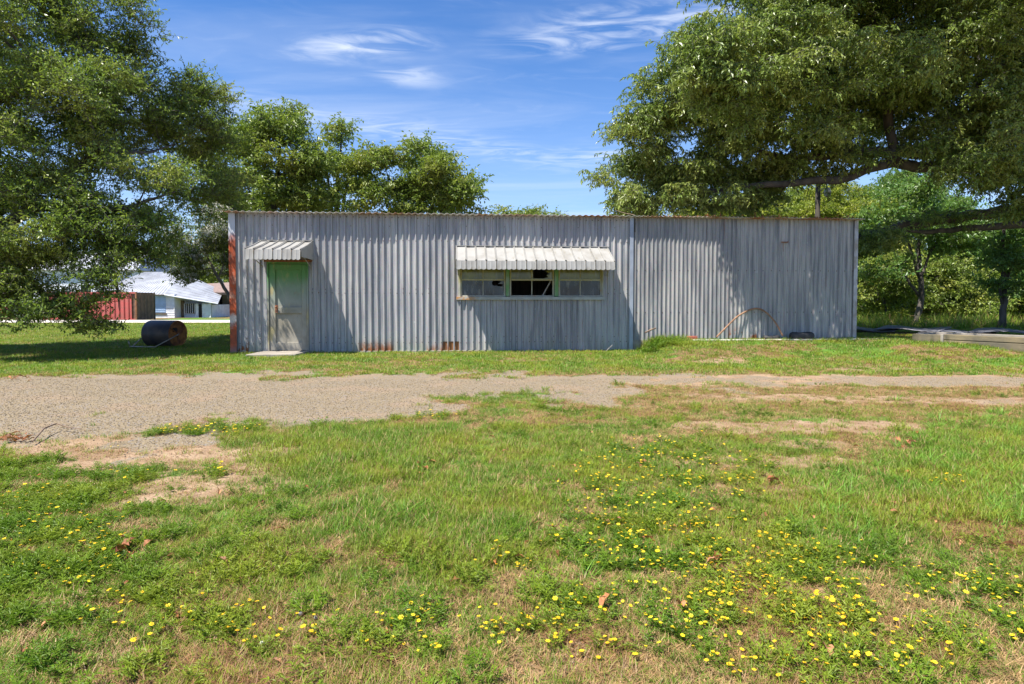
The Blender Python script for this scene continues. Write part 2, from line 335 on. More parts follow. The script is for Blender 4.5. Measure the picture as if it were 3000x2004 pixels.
M['post'] = simple('shaded_pole_timber', (0.07, 0.06, 0.045), (0.045, 0.038, 0.03), 7, 0.9, 0, .4, sv=(1, 1, .2))  # timber colour darkened to carry the shade the pole stands in
M['fallen'] = leaf_mat('dry_brown_leaf', (0.30, 0.095, 0.03), (0.38, 0.18, 0.08), (0.20, 0.075, 0.03), .7, .1)
M['tarp'] = simple('dark_sheet_metal', (0.075, 0.08, 0.10), (0.17, 0.16, 0.17), 4, 0.45, 0.3, .4, sv=(.5, 1, 1))

# ------------------------------------------------------------------ scattering
NOSHOW = {}
def variants(name, meshes):
    c = bpy.data.collections.new(name)
    for i, me in enumerate(meshes):
        c.objects.link(bpy.data.objects.new(me.name, me))
    NOSHOW[name] = c; return c
def scatter(name, pts, rot, scl, idx, coll, parent=None):
    n = len(pts); me = bpy.data.meshes.new(name); me.vertices.add(n); me.vertices.foreach_set('co', np.asarray(pts, dtype=np.float32).ravel())
    a = me.attributes.new('rot', 'FLOAT_VECTOR', 'POINT'); a.data.foreach_set('vector', np.asarray(rot, dtype=np.float32).ravel())
    a = me.attributes.new('scl', 'FLOAT', 'POINT'); a.data.foreach_set('value', np.asarray(scl, dtype=np.float32))
    a = me.attributes.new('pick', 'INT', 'POINT'); a.data.foreach_set('value', np.asarray(idx, dtype=np.int32))
    for m_ in coll.objects[0].data.materials: me.materials.append(m_)
    o = bpy.data.objects.new(name, me); COL.objects.link(o)
    if parent is not None: o.parent = parent
    ng = bpy.data.node_groups.new(name, 'GeometryNodeTree')
    ng.interface.new_socket('Geometry', in_out='INPUT', socket_type='NodeSocketGeometry'); ng.interface.new_socket('Geometry', in_out='OUTPUT', socket_type='NodeSocketGeometry')
    N = ng.nodes; L = ng.links; gi = N.new('NodeGroupInput'); go = N.new('NodeGroupOutput')
    ci = N.new('GeometryNodeCollectionInfo'); ci.inputs[0].default_value = coll; ci.inputs[1].default_value = True; ci.inputs[2].default_value = True
    ip = N.new('GeometryNodeInstanceOnPoints'); ip.inputs['Pick Instance'].default_value = True
    def na(nm, ty): q = N.new('GeometryNodeInputNamedAttribute'); q.data_type = ty; q.inputs[0].default_value = nm; return q.outputs[0]
    L.new(gi.outputs[0], ip.inputs['Points']); L.new(ci.outputs[0], ip.inputs['Instance']); L.new(na('pick', 'INT'), ip.inputs['Instance Index'])
    L.new(na('rot', 'FLOAT_VECTOR'), ip.inputs['Rotation']); L.new(na('scl', 'FLOAT'), ip.inputs['Scale']); L.new(ip.outputs[0], go.inputs[0])
    md = o.modifiers.new('scatter', 'NODES'); md.node_group = ng; return o

# ------------------------------------------------------------------ the ground
def masks(x, y):
    px, py = topx(x, y)
    px = np.clip(px, -800, 3800)
    w = (fbm(x*1.3, y*1.3, 1)-0.5); w2 = (fbm(x*4.5, y*4.5, 3)-0.5)
    far = np.interp(px, [-800, 0, 500, 900, 1500, 1900, 2500, 3000, 3800], [1116, 1109, 1101, 1093, 1091, 1096, 1100, 1107, 1116])
    near = np.interp(px, [-800, 0, 200, 500, 900, 1060, 1180, 1290, 1500, 1700, 1850, 1950, 3000], [1330, 1290, 1280, 1268, 1262, 1246, 1222, 1190, 1180, 1172, 1150, 1120, 1112])
    k = (py-880)/100.0
    g = sst(py + w*26*k + w2*10*k, far-3, far+5) * sst(py + w*60*k + w2*30*k, near+8*k, near-8*k)
    g = g*sst(px + w*900, 2450, 1850)
    # worn wheel strips on the right
    def strip(c, hw, amt): return amt*sst(np.abs(py + w*24 + w2*10 - c)/hw, 1.25, 0.5)
    rt = sst(px, 1650, 1900)
    wear = rt*np.maximum(strip(1116, 16, 1.0)*sst(px + w*500, 1500, 1900), strip(np.interp(px, [1500, 2400, 3000], [1158, 1163, 1176]), 15, .8)*sst(fbm(x*.7+9, y*2, 5), .38, .55))
    wear = np.maximum(wear, 0.5*rt*sst(py, 1096, 1108)*sst(py, 1195, 1165)*sst(fbm(x*1.6, y*5, 2), .42, .6))
    g = np.maximum(g, wear*.60*np.maximum(sst(px + w*500, 2250, 2600)*(py < 1140), sst(fbm(x*1.5, y*4, 4), .45, .62)))
    bare = np.zeros_like(x)
    def blob(cx, cy, rx, ry, s=1.0):
        r = np.sqrt(((px-cx)/rx)**2 + ((py-cy)/ry)**2) + w*1.5 + w2*1.2
        return s*sst(r, 1.15, 0.7)
    for b in ((330,1330,330,50,1), (640,1330,300,26,.9), (560,1360,250,45,.55), (620,1415,330,38,.9), (760,1385,90,36,.8), (500,1450,230,40,.7), (200,1290,260,28,.8),
              (2480,1255,260,22,.9), (2330,1240,120,12,.8), (2620,1265,120,14,.8), (2180,1260,90,10,.8), (2350,1350,180,22,.7), (2060,1245,100,10,.8), (2420,1300,140,15,.6), (2560,1080,160,9,.5),
              (2080,1352,90,16,.6), (2440,1430,200,22,.5), (1950,1430,150,22,.5), (2120,1060,90,7,.9), (860,1830,70,30,.9), (900,1760,70,30,.7), (330,1890,150,40,.6), (560,1770,60,26,.6),
              (1240,1390,90,14,.7), (1390,1375,60,14,.5), (1700,1900,170,60,.7), (2130,1880,120,50,.5), (2280,1980,80,30,.6), (1560,1960,110,30,.6), (150,1560,80,22,.6), (2400,1700,130,60,.45), (1250,1960,140,20,.5), (950,1960,160,20,.5)):
        bare = np.maximum(bare, blob(*b))
    n1 = .58*fbm(x*1.9+5, y*1.9+2, 2) + .42*fbm(x*8, y*8, 3); n2 = fbm(x*.6+3, y*.6, 6)
    lush = np.zeros_like(x)
    for b in ((1050,1330,420,110,1), (1250,1560,420,170,.8), (700,1650,200,80,.3), (2900,1400,330,160,1), (2600,1480,260,120,.7), (1950,1500,120,90,.4), (1620,1350,260,80,.5), (2200,1600,260,90,.5)):
        lush = np.maximum(lush, blob(*b))
    dry = sst(n1 + 0.25*(n2-.5) - 0.22*lush + .07*sst(py, 1450, 1800) + .03*sst(px, 1500, 1900), 0.46, 0.62)
    dry = np.where(py < 1092, sst(fbm(x*.9, y*1.4+40, 4), 0.45, 0.62)*0.75, dry)
    edge = sst(py, far-26, far-2)*sst(py, far+60, far+10)*0.7
    dry = np.maximum(dry, edge*sst(fbm(x*2, y*2, 7), .3, .6)); dry = np.maximum(dry, rt*.8*sst(py, 1100, 1120)*sst(py, 1260, 1180))
    fl = np.maximum(sst(px, 1350, 1650)*sst(py, 1330, 1480), np.maximum(sst(py, 1640, 1850), sst(px, 620, 350)*sst(py, 1380, 1480)))*(1-.8*lush)
    gap = sst(.55*vn(x*9+3, y*9, 1)+.45*vn(x*21, y*21, 4), .40, .55)
    dry = np.maximum(dry, np.where(py > 1200, (.13+.72*fl)*gap, 0))
    green = np.clip(1 - g - 0.85*bare - 0.8*wear, 0, 1)
    return g, np.maximum(bare, wear*.9), dry, lush, green, px, py
BI = BM.inverted()
def local(x, y):
    c, s = math.cos(YAW), math.sin(YAW); dx = x-P0.x; dy = y-P0.y
    return c*dx + s*dy, -s*dx + c*dy
def height(x, y):
    lx, ly = local(x, y)
    h = 0.26*sst(lx, 9.72, 10.1)*np.where(lx > 14.2, np.maximum(sst(ly, -2.9, -.25), sst(ly, -4.4, -1.9)*sst(lx, 14.2, 15.2)), sst(ly, -2.9, -0.25))
    h = h + 0.26*0.0
    h = h + (fbm(x*.5, y*.5, 5)-.5)*.05*sst(y, 1, 3) + (fbm(x*3, y*3, 6)-.5)*.02
    inner = sst(ly, -1.3, -0.35)*(lx < 9.6)
    h = h*(1-inner*.9) + inner*0.0
    g = masks(x, y)[0]
    return h - 0.02*g
def ground():
    xs = np.concatenate([-np.geomspace(400, 13.2, 40), np.arange(-13, 13.01, 0.075), np.geomspace(13.2, 400, 40)])
    ys = np.concatenate([-np.geomspace(200, 1, 16), np.arange(1.2, 18.0, 0.075), np.geomspace(18.3, 700, 60)])
    X, Y = np.meshgrid(xs, ys); x = X.ravel(); y = Y.ravel(); g, bare, dry, lush, gr, px, py = masks(x, y); z = height(x, y)
    nx, ny = len(xs), len(ys); i = np.arange(nx*ny).reshape(ny, nx)
    q = np.stack([i[:-1, :-1], i[:-1, 1:], i[1:, 1:], i[1:, :-1]], -1).reshape(-1, 4)
    me = bpy.data.meshes.new('ground'); me.vertices.add(len(x)); me.vertices.foreach_set('co', np.stack([x, y, z], -1).astype(np.float32).ravel())
    me.loops.add(q.size); me.loops.foreach_set('vertex_index', q.ravel().astype(np.int32)); me.polygons.add(len(q))
    me.polygons.foreach_set('loop_start', (np.arange(len(q))*4).astype(np.int32)); me.polygons.foreach_set('loop_total', np.full(len(q), 4, np.int32))
    me.update(calc_edges=True); me.polygons.foreach_set('use_smooth', np.ones(len(q), bool))
    for nm, v in (('gravel', g), ('bare', bare), ('dry', dry)):
        a = me.attributes.new(nm, 'FLOAT', 'POINT'); a.data.foreach_set('value', v.astype(np.float32))
    n = NT('lawn_soil_and_gravel'); p = n.pos
    soil = n.mix(n.rng(n.noise(2.5, p, 6), .35, .65), (0.25, 0.165, 0.095), (0.36, 0.255, 0.16))
    soil = n.mix(n.rng(n.noise(45, p, 4), .45, .7), soil, (0.22, 0.13, 0.08))
    thatch = n.mix(n.rng(n.noise(70, p, 5), .38, .62), (0.05, 0.03, 0.015), (0.33, 0.215, 0.10))  # dark tones of thatch and turf paint shade pockets between the blades
    turf = n.mix(n.rng(n.noise(50, p, 5), .35, .65), (0.02, 0.04, 0.008), (0.12, 0.17, 0.03))
    turf = n.mix(n.rng(n.noise(.35, p, 5), .4, .65), turf, (0.10, 0.20, 0.03))
    base = n.mix(n.rng(n.math('ADD', n.attr('dry'), n.math('MULTIPLY', n.math('SUBTRACT', n.noise(9, p, 4), .5), .8)), .2, .6), turf, thatch)
    nb = n.math('MULTIPLY', n.math('SUBTRACT', n.noise(12, p, 5), .5), .9)
    base = n.mix(n.rng(n.math('ADD', n.attr('bare'), nb), .3, .6), base, soil)
    cell = n.vor(62, p, out='Color'); cd = n.vor(62, p); sep = n.N.new('ShaderNodeSeparateColor'); n.L.new(cell, sep.inputs[0])
    grv = n.mix(sep.outputs[0], (0.18, 0.138, 0.083), (0.28, 0.222, 0.14)); grv = n.mix(n.math('GREATER_THAN', sep.outputs[1], .86), grv, (0.22, 0.20, 0.19))
    grv = n.mix(n.rng(cd, .45, .8, 0, .5), grv, (0.14, 0.11, 0.08)); grv = n.mix(n.rng(n.noise(1.3, p, 5), .48, .68, 0, .3), grv, (0.32, 0.21, 0.14))
    base = n.mix(n.rng(n.math('ADD', n.attr('gravel'), n.math('MULTIPLY', nb, .5)), .35, .6), base, grv)
    hgt = n.math('ADD', n.math('MULTIPLY', n.noise(40, p, 5), .7), n.math('MULTIPLY', cd, -.6))
    me.materials.append(n.bsdf(base, .95, 0, n.bump(hgt, .8, .012), .15))
    o = bpy.data.objects.new('ground', me); COL.objects.link(o); tag(o, 'worn lawn with bare soil patches and a gravel drive crossing it', kind='structure')
ground()

# ------------------------------------------------------------------ the shed
shed = empty('metal_shed', P0, YAW, 'long low galvanised metal shed with door, awnings and broken windows', 'shed')
XE = wl(2505, 800)[0]; XJ = wl(1850, 800)[0]; ZT = 3.30
D0, D1 = wl(785, 900)[0], wl(905, 900)[0]; DZ = wl(845, 768)[1]
W0, W1 = wl(1343, 830)[0], wl(1766, 830)[0]; WZ0 = wl(1550, 872)[1]; WZ1 = wl(1550, 762)[1]
print('shed', XE, XJ, 'door', D0, D1, DZ, 'win', W0, W1, WZ0, WZ1)
def ribx(x0, x1, per, crest, slope, depth, ph):
    pts = []; k = math.floor((x0-ph)/per)-1
    raw = []
    while ph + k*per < x1 + per:
        c = ph + k*per; raw += [(c-crest/2-slope, 0), (c-crest/2, -depth), (c+crest/2, -depth), (c+crest/2+slope, 0)]; k += 1
    raw.sort(); xs = [r[0] for r in raw]; ys = [r[1] for r in raw]
    f = lambda x: float(np.interp(x, xs, ys))
    pts = [(x0, f(x0))] + [r for r in raw if x0 < r[0] < x1] + [(x1, f(x1))]
    return pts
rs = random.Random(4)
def sheet(x0, x1, z0, z1, prof, holes, mat, k, name='wall_sheet'):
    parts_ = {}; cuts = sorted(set([x0, x1] + [h[i] for h in holes for i in (0, 1) if x0 < h[i] < x1]))
    off = -0.002 - 0.003*(k % 2); zb = z0 + rs.uniform(-.012, .012)
    for a, b in zip(cuts[:-1], cuts[1:]):
        mid = (a+b)/2; segs = [(zb, z1)]
        for h in holes:
            if h[0] <= mid <= h[1]:
                ns = []
                for s in segs:
                    if h[2] <= s[0] and h[3] >= s[1]: continue
                    if h[2] > s[0]: ns.append((s[0], min(s[1], h[2])))
                    if h[3] < s[1]: ns.append((max(s[0], h[3]), s[1]))
                segs = ns
        pts = prof(a, b)
        for (c, d) in segs:
            nz = max(1, int((d-c)/.5)); vs = []
            for j in range(nz+1):
                z = c + (d-c)*j/nz
                for q in pts: vs.append((q[0], q[1]+off + 0.003*math.sin(z*2.1+q[0]*1.7+k), z))
            m = len(pts); mb = parts_.setdefault(c > .5, MB()); mb.add(vs, [(j*m+i, j*m+i+1, (j+1)*m+i+1, (j+1)*m+i) for j in range(nz) for i in range(m-1)])
    for mb in parts_.values(): mb.build(name, mat, shed)
PER = 0.1522; SW = PER*6
PH = wl(801, 850)[0]
pl = lambda a, b: ribx(a, b, PER, .020, .024, .043, PH)
holes = [(D0, D1, -1, DZ), (W0, W1, WZ0, WZ1), (4.62, 4.70, -1, .2), (4.77, 4.85, -1, .2), (4.94, 5.04, -1, .2)]
gx = wl(1298, 1000)[0]; gx2 = wl(1345, 1000)[0]
holes = holes[:2] + [(gx, gx+.1, -1, .25), (gx+.14, gx+.25, -1, .25), (gx+.29, gx2, -1, .25)]
edges = [0.02]; e = PH
while e < 0.3: e += SW
while e < XJ-.25: edges.append(e); e += SW
edges.append(XJ)
for k, (a, b) in enumerate(zip(edges[:-1], edges[1:])):
    sheet(a, b, 0.03, ZT, pl, holes, M['galv'], k)
PR = 0.1085; PHR = XJ + .09
pr = lambda a, b: ribx(a, b, PR, .015, .019, .033, PHR)
ed = [XJ+.012]; e = PHR + PR*6
while e < XE-.2: ed.append(e); e += PR*6
ed.append(XE)
for k, (a, b) in enumerate(zip(ed[:-1], ed[1:])):
    sheet(a, b, 0.25, ZT, pr, [], M['galv_right'], k)
# plain side and rear walls, floor, footing
mb = MB(); mb.box(-.02, .03, 0.04, 6.0, -.1, ZT-.1); mb.build('side_wall', M['galv'], shed)
mb = MB(); mb.box(XE-.05, XE, 0.04, 6.0, -.1, ZT-.1); mb.build('side_wall', M['galv_right'], shed)
mb = MB(); mb.box(.03, XE-.05, 5.95, 6.0, -.1, ZT-.1); mb.build('rear_wall', M['galv'], shed)
mb = MB(); mb.box(.04, XJ, 0.06, 5.94, -.15, .04); mb.build('floor_slab', M['concrete'], shed)
mb = MB(); mb.box(-.03, XJ+.02, -.03, .055, -.2, .035); mb.build('footing', M['concrete'], shed, bevel=.008)
mb = MB(); mb.box(XJ+.03, XE+.02, -.02, .055, -.2, .265); mb.build('footing', M['concrete'], shed)
mb = MB(); mb.box(gx-.05, gx2+.05, 0.012, .05, 0.0, .4); mb.build('backing_board', M['brown_wood'], shed)
mb = MB(); mb.box(.04, XE-.06, .02, .10, ZT-.14, ZT-.02); mb.build('top_rail', M['dark_wood'], shed)
# corner trims
def angle_trim(x0, x1, z0, z1, mat, d=-.056, ret=.27, side=0):
    mb = MB(); mb.box(x0, x1, d, d+.004, z0, z1)
    xs = x0 if side < 0 else x1
    mb.box(min(xs, xs-.004*side*-1), max(xs, xs-.004*side*-1)+.0001, d+.0045, d+ret, z0, z1)
    return mb.build('corner_trim', mat, shed)
angle_trim(-.035, .115, .02, ZT+.01, M['trim_rust'], side=-1)
angle_trim(XJ-.06, XJ+.03, .02, ZT+.005, M['trim_pale'], side=1, ret=.04)
angle_trim(XE-.07, XE+.03, .25, ZT, M['trim_grey'], side=1)
mb = MB(); mb.box(XJ+.06, XJ+.075, -.06, -.045, ZT-.36, ZT-.04); mb.build('cracked_filler', M['slot'], shed)
# screws
def screws(xs_, rows, dx, dep, name):
    mb = MB(); r = .0125
    for (x, z) in xs_:
        n = 6; vs = [(x, -dep-.012, z)] + [(x+r*math.cos(i*math.pi/3), -dep-.004, z+r*math.sin(i*math.pi/3)) for i in range(n)]
        mb.add(vs, [(0, 1+i, 1+(i+1) % n) for i in range(n)])
    return tag(mb.build(name, M['screw'], shed), kind='stuff')
L_ = []
for ed_, p_, dep, zz in ((edges, PER, .030, (ZT-.07, ZT-.27, ZT-.62, 1.42, 1.52, .36, .23)), ):
    for i, x in enumerate(ed_[1:-1]):
        z = .3
        while z < ZT-.7: L_.append((x, z, .006)); z += .235
    x = PH - 10*PER
    while x < XJ-.1:
        if x > .16:
            for j, z in enumerate(zz):
                k = round((x-PH)/PER)
                if j in (1,) and k % 6: continue
                if j in (4, 5) and k % 2: continue
                if j == 0: L_.append((x+.05, z+rs.uniform(-.01, .01), .006)); continue
                L_.append((x+rs.uniform(-.008, .008), z+rs.uniform(-.012, .012), .041))
        x += PER
def inhole(x, z): return any(h[0]-.03 < x < h[1]+.03 and h[2]-.05 < z < h[3]+.05 for h in holes)
mb = MB()
R_ = []
for x in ed[1:-1]:
    z = .45
    while z < ZT-.1: R_.append((x, z, .006)); z += .26
x = PHR
i = 0
while x < XE-.1:
    if i % 2 == 0: R_ += [(x+.05, 2.0, .004), (x+.05, .95+.0*i, .004)]
    x += PR; i += 1
for (x, z, dep) in L_+R_:
    if inhole(x, z): continue
    r = .013; dep += .004
    mb.add([(x, -dep-.010, z)] + [(x+r*math.cos(q*math.pi/3), -dep-.001, z+r*math.sin(q*math.pi/3)) for q in range(6)], [(0, 1+q, 1+(q+1) % 6) for q in range(6)])
tag(mb.build('screws', M['screw'], shed), kind='stuff')
# roof sheets
def roof_sheet(x0, x1, per, k, extra=0):
    mb = MB(); n = int((x1-x0)/per*8)+1; vs = []
    for (y, z) in ((-.20-extra, ZT+.015), (3, ZT-.12), (6.15, ZT-.25)):
        for i in range(n+1):
            x = x0 + (x1-x0)*i/n; vs.append((x, y, z + .013*math.cos(2*math.pi*(x-PH)/per) + .002*(k % 2)))
    m = n+1; mb.add(vs, [(j*m+i, j*m+i+1, (j+1)*m+i+1, (j+1)*m+i) for j in range(2) for i in range(n)])
    o = mb.build('roof_sheet', M['roof'], shed, smooth=True); s = o.modifiers.new('s', 'SOLIDIFY'); s.thickness = .006; return o
x = -.12; k = 0
while x < XJ+.02:
    b = min(x+.92, XJ+.03); roof_sheet(x, b, PER, k, rs.uniform(-.015, .02)); x = b; k += 1
    if b >= XJ+.02: break
while x < XE+.1:
    b = min(x+.76, XE+.12); roof_sheet(x, b, PR, k, rs.uniform(-.015, .02)); x = b; k += 1
    if b >= XE+.1: break
# door
dr = empty('door'); dr.parent = shed
mb = MB()
for (a, b, c, d) in ((D0, D0+.035, .03, DZ), (D1-.035, D1, .03, DZ), (D0+.036, D1-.036, DZ-.04, DZ)): mb.box(a, b, -.052, .09, c, d)
mb.build('frame', M['door'], dr, bevel=.003)
lx0, lx1, lz0, lz1 = D0+.042, D1-.042, .06, DZ-.05
def dpx(px, py): return wl(px, py)
pa, pb = dpx(807, 850)[0], dpx(885, 850)[0]; z1a, z1b = dpx(845, 900)[1], dpx(845, 790)[1]; z2a, z2b = dpx(845, 1003)[1], dpx(845, 918)[1]
mb = MB(); fy0, fy1 = -.026, .022
mb.box(lx0, pa, fy0, fy1, lz0, lz1).box(pb, lx1, fy0, fy1, lz0, lz1)
for (a, b) in ((lz0, z2a), (z2b, z1a), (z1b, lz1)): mb.box(pa+.0005, pb-.0005, fy0, fy1, a, b)
mb.build('leaf', M['door'], dr, bevel=.004)
for (a, b) in ((z2a, z2b), (z1a, z1b)):
    mb = MB(); mb.box(pa+.001, pb-.001, .014, .02, a+.001, b-.001)
    mb.build('panel', M['door'], dr)
hx, hz = dpx(799, 0)[0], dpx(799, 905)[1]
mb = MB(); mb.box(hx-.034, hx+.034, -.031, -.0265, hz-.09, hz+.09); hp = mb.build('lock_plate', M['rust'], dr, bevel=.002)
mb = MB(); mb.tube([(hx, -.027, hz+.045), (hx, -.05, hz+.045)], .011, 8); mb.tube([(hx, -.05, hz+.045), (hx, -.058, hz+.045), (hx, -.075, hz+.045), (hx, -.082, hz+.045)], [.014, .028, .028, .012], 12); mb.build('knob', M['rust'], hp, smooth=True)
mb = MB(); mb.tube([(hx, -.0265, hz-.045), (hx, -.036, hz-.045)], .016, 10); mb.build('lock_cylinder', M['screw'], hp)
mb = MB(); mb.box(D0-.06, D1+.10, -.075, -.03, DZ+.004, DZ+.05); mb.build('head_trim', M['rust'], dr)
# awnings
def awning(x0, x1, zt, D, drop, val, n, label, wide_side):
    """slatted aluminium awning fixed to the wall: pans, valance, side cheeks, head strip"""
    r = empty('awning', BM @ Vector(((x0+x1)/2, -.035, zt)), YAW, label, 'awning')
    h = (x1-x0)/2; w = 2*h/n; y0 = -.005
    for i in range(n):
        a, b = -h+i*w+.006, -h+(i+1)*w-.006; up = .030 if i % 2 == 0 else 0.0
        mb = MB(); g = .024
        # pan with raised lips on both long edges, folded down into its valance piece
        prof_ = [(a, 0.0), (a, g), (a+.010, g), (a+.014, 0.0), (b-.014, 0.0), (b-.010, g), (b, g), (b, 0.0)]
        t = rs.uniform(-.004, .004); vs = []
        sec = [(y0, -.03), (-D*.5, -.03-(drop-.03)*.5-.012), (-D, -drop+t)]
        for (yy, zz) in sec:
            for (xx, q) in prof_: vs.append((xx, yy-q*.35, zz+q+up*.4))
        m = len(prof_); fs = [(j*m+i_, j*m+i_+1, (j+1)*m+i_+1, (j+1)*m+i_) for j in range(len(sec)-1) for i_ in range(m-1)]
        mb.add(vs, fs)
        # valance: ribbed, with scalloped lower edge
        vv = []; K = 9
        for row in range(2):
            for q in range(K):
                xx = a+(b-a)*q/(K-1); rb = .008 if q in (0, K-1) else (0.005 if q == K//2 else 0.0)
                ph = (q/(K-1)*2) % 1.0; sc = .020*math.sin(math.pi*ph) if q not in (0, K-1) else 0
                vv.append((xx, -D-.004-rb - (.03 if row else 0), (-drop+t+up*.4) if row == 0 else -drop-val-sc))
        mb.add(vv, [(q, q+1, K+q+1, K+q) for q in range(K-1)])
        o = mb.build('slat', M['white_alu'], r); s = o.modifiers.new('s', 'SOLIDIFY'); s.thickness = .003
        mb = MB(); mb.box(a+.02, a+w*.42, y0-.012, y0-.002, -.028, -.012); mb.build('vent_slot', M['slot'], r)
    for sx in (-1, 1):
        mb = MB(); xx = sx*(h+.004); m_ = 5; vs = []
        for j in range(m_+1):
            f = j/m_; yy = y0-(D-.004)*f; zt_ = -.035-(drop-.035)*f; vs += [(xx, yy, zt_+.01), (xx+sx*(.008 if j % 2 else 0), yy, min(zt_-.02, -drop-val*.75))]
        mb.add(vs, [(2*j, 2*j+1, 2*j+3, 2*j+2) for j in range(m_)]); o = mb.build('side_cheek', M['white_alu'], r); s = o.modifiers.new('s', 'SOLIDIFY'); s.thickness = .004
    mb = MB(); mb.box(-h-.02, h+.02, -.006, .0, -.035, .02); mb.box(-h-.02, h+.02, -.03, -.0065, .004, .012); mb.build('head_strip', M['white_alu'], r)
    mb = MB(); mb.box(-h+.01, h-.01, -D+.006, -D+.03, -drop-.035, -drop-.012); mb.build('front_bar', M['rust'], r)
    for sx in (-1, 1):
        mb = MB(); mb.tube([(sx*(h-.03), -D+.03, -drop-.03), (sx*(h-.05), -.01, -drop-val-.12)], .010, 6); mb.build('brace', M['bar'], r)
    return r
a0, a1 = wl(765, 708)[0], wl(917, 708)[0]; az = wl(840, 706)[1]
awning(a0, a1, az, 1.10, .30, .20, 6, 'small white slatted metal awning above the green door', 1)
b0, b1 = wl(1336, 723)[0], wl(1780, 723)[0]; bz = wl(1550, 723)[1]
awning(b0, b1, bz, .70, .40, .18, 16, 'long white slatted metal awning above the broken windows', 1)
# windows: three units between posts
def wx(px): return wl(px, 840)[0]
zr = wl(1550, 820)[1]; wz0 = wl(1550, 868)[1]
units = [(1349, 1481), (1493, 1623), (1636, 1763)]
MB().box(W0, wx(1349)-.001, -.05, .07, WZ0, WZ1).build('window_jamb', M['winframe'], shed, bevel=.003); MB().box(wx(1763)+.001, W1, -.05, .07, WZ0, WZ1).build('window_jamb', M['winframe'], shed, bevel=.003)
for a, b in ((1482, 1492), (1624, 1635)):
    mb = MB(); mb.box(wx(a), wx(b), -.045, .07, WZ0+.03, WZ1); mb.build('mullion_post', M['mullion'], shed, bevel=.003)
mb = MB(); mb.box(W0-.05, W1+.03, -.085, .07, WZ0-.055, WZ0+.018); mb.build('window_sill', M['sill'], shed, bevel=.004)
def jag(x0, x1, z0, z1, hole):
    """pane as a plate around a jagged hole, or a shard"""
    return hole
def pane_mesh(x0, x1, z0, z1, hole=None):
    mb = MB(); y = .018
    if hole is None: return mb.box(x0, x1, y, y+.004, z0, z1)
    # ring between the pane's outline and the hole: both sampled by angle about the hole's centre
    hc = (sum(p[0] for p in hole)/len(hole), sum(p[1] for p in hole)/len(hole)); cx_, cz_ = x0+(x1-x0)*hc[0], z0+(z1-z0)*hc[1]
    hp_ = [(x0+(x1-x0)*p[0], z0+(z1-z0)*p[1]) for p in hole]
    def outer(p):
        dx, dz = p[0]-cx_, p[1]-cz_; ks = []
        if dx > 1e-6: ks.append((x1-cx_)/dx)
        if dx < -1e-6: ks.append((x0-cx_)/dx)
        if dz > 1e-6: ks.append((z1-cz_)/dz)
        if dz < -1e-6: ks.append((z0-cz_)/dz)
        k = max(1.0, min(ks)); return (cx_+dx*k, cz_+dz*k)
    pts = [(math.atan2(p[1]-cz_, p[0]-cx_), p, outer(p)) for p in hp_]
    for c in ((x0, z0), (x1, z0), (x1, z1), (x0, z1)):      # corners: nearest hole point by angle, interpolated
        an = math.atan2(c[1]-cz_, c[0]-cx_); best = min(hp_, key=lambda p: abs(math.atan2(math.sin(math.atan2(p[1]-cz_, p[0]-cx_)-an), math.cos(math.atan2(p[1]-cz_, p[0]-cx_)-an))))
        pts.append((an, best, c))
    pts.sort(key=lambda t: t[0]); n = len(pts); vs = []
    for (_, i_, o_) in pts: vs += [(i_[0], y, i_[1]), (o_[0], y, o_[1])]
    return mb.add(vs, [(2*i, 2*i+1, (2*i+3) % (2*n), (2*i+2) % (2*n)) for i in range(n)])
H_small = [(.45, .98), (.40, .80), (.50, .64), (.62, .66), (.70, .78), (.80, .62), (.92, .60), (.96, .76), (.90, .97), (.65, .995)]
H_big = [(.04, .05), (.55, .04), (.80, .12), (.70, .26), (.88, .30), (.93, .55), (.62, .50), (.50, .70), (.44, .97), (.20, .98), (.04, .9)]
spec = {0: ['b', 'b', 'y', 'y'], 1: [None, None, 'y', 'h2'], 2: ['b', 'b', 'y', 'y']}
for u, (pa_, pb_) in enumerate(units):
    w_ = empty('window'); w_.parent = shed; x0, x1 = wx(pa_), wx(pb_); t = .038; xm = (x0+x1)/2
    mb = MB()
    mb.box(x0, x0+t, -.012, .05, WZ0+.02, WZ1-.02).box(x1-t, x1, -.012, .05, WZ0+.02, WZ1-.02)
    mb.box(x0+t, x1-t, -.012, .05, WZ0+.02, WZ0+.055).box(x0+t, x1-t, -.012, .05, WZ1-.06, WZ1-.02)
    mb.box(x0+t, x1-t, -.022, .045, zr-.018, zr+.018)
    mb.build('sash', M['winframe'], w_, bevel=.003)
    for (c, d) in ((WZ0+.055, zr-.018), (zr+.018, WZ1-.06)):
        mb = MB(); mb.box(xm-.010, xm+.010, -.002, .04, c, d); mb.build('glazing_bar', M['winframe'], w_)
    cells = [(x0+t, xm-.010, WZ0+.055, zr-.018), (xm+.010, x1-t, WZ0+.055, zr-.018), (x0+t, xm-.010, zr+.018, WZ1-.06), (xm+.010, x1-t, zr+.018, WZ1-.06)]
    for ci, (c, s_) in enumerate(zip(cells, spec[u])):
        if s_ is None: continue
        hole = H_big if s_ == 'h2' else (H_small if (u == 0 and ci == 1) else None)
        mb = pane_mesh(*c, hole)
        p_ = mb.build('pane', M['glass_blue'] if ci < 2 else M['glass_brown'], w_)
        if hole: p_['label'] = 'broken window pane with a jagged dark hole'
x0, x1 = wx(1493), wx(1623)
mb = MB(); sx1 = x1-.05; mb.tube([(sx1-.02, .06, zr-.02), (sx1-.22, .05, WZ0+.06)], .017, 5)
o = mb.build('loose_stick', M['bar'], shed)
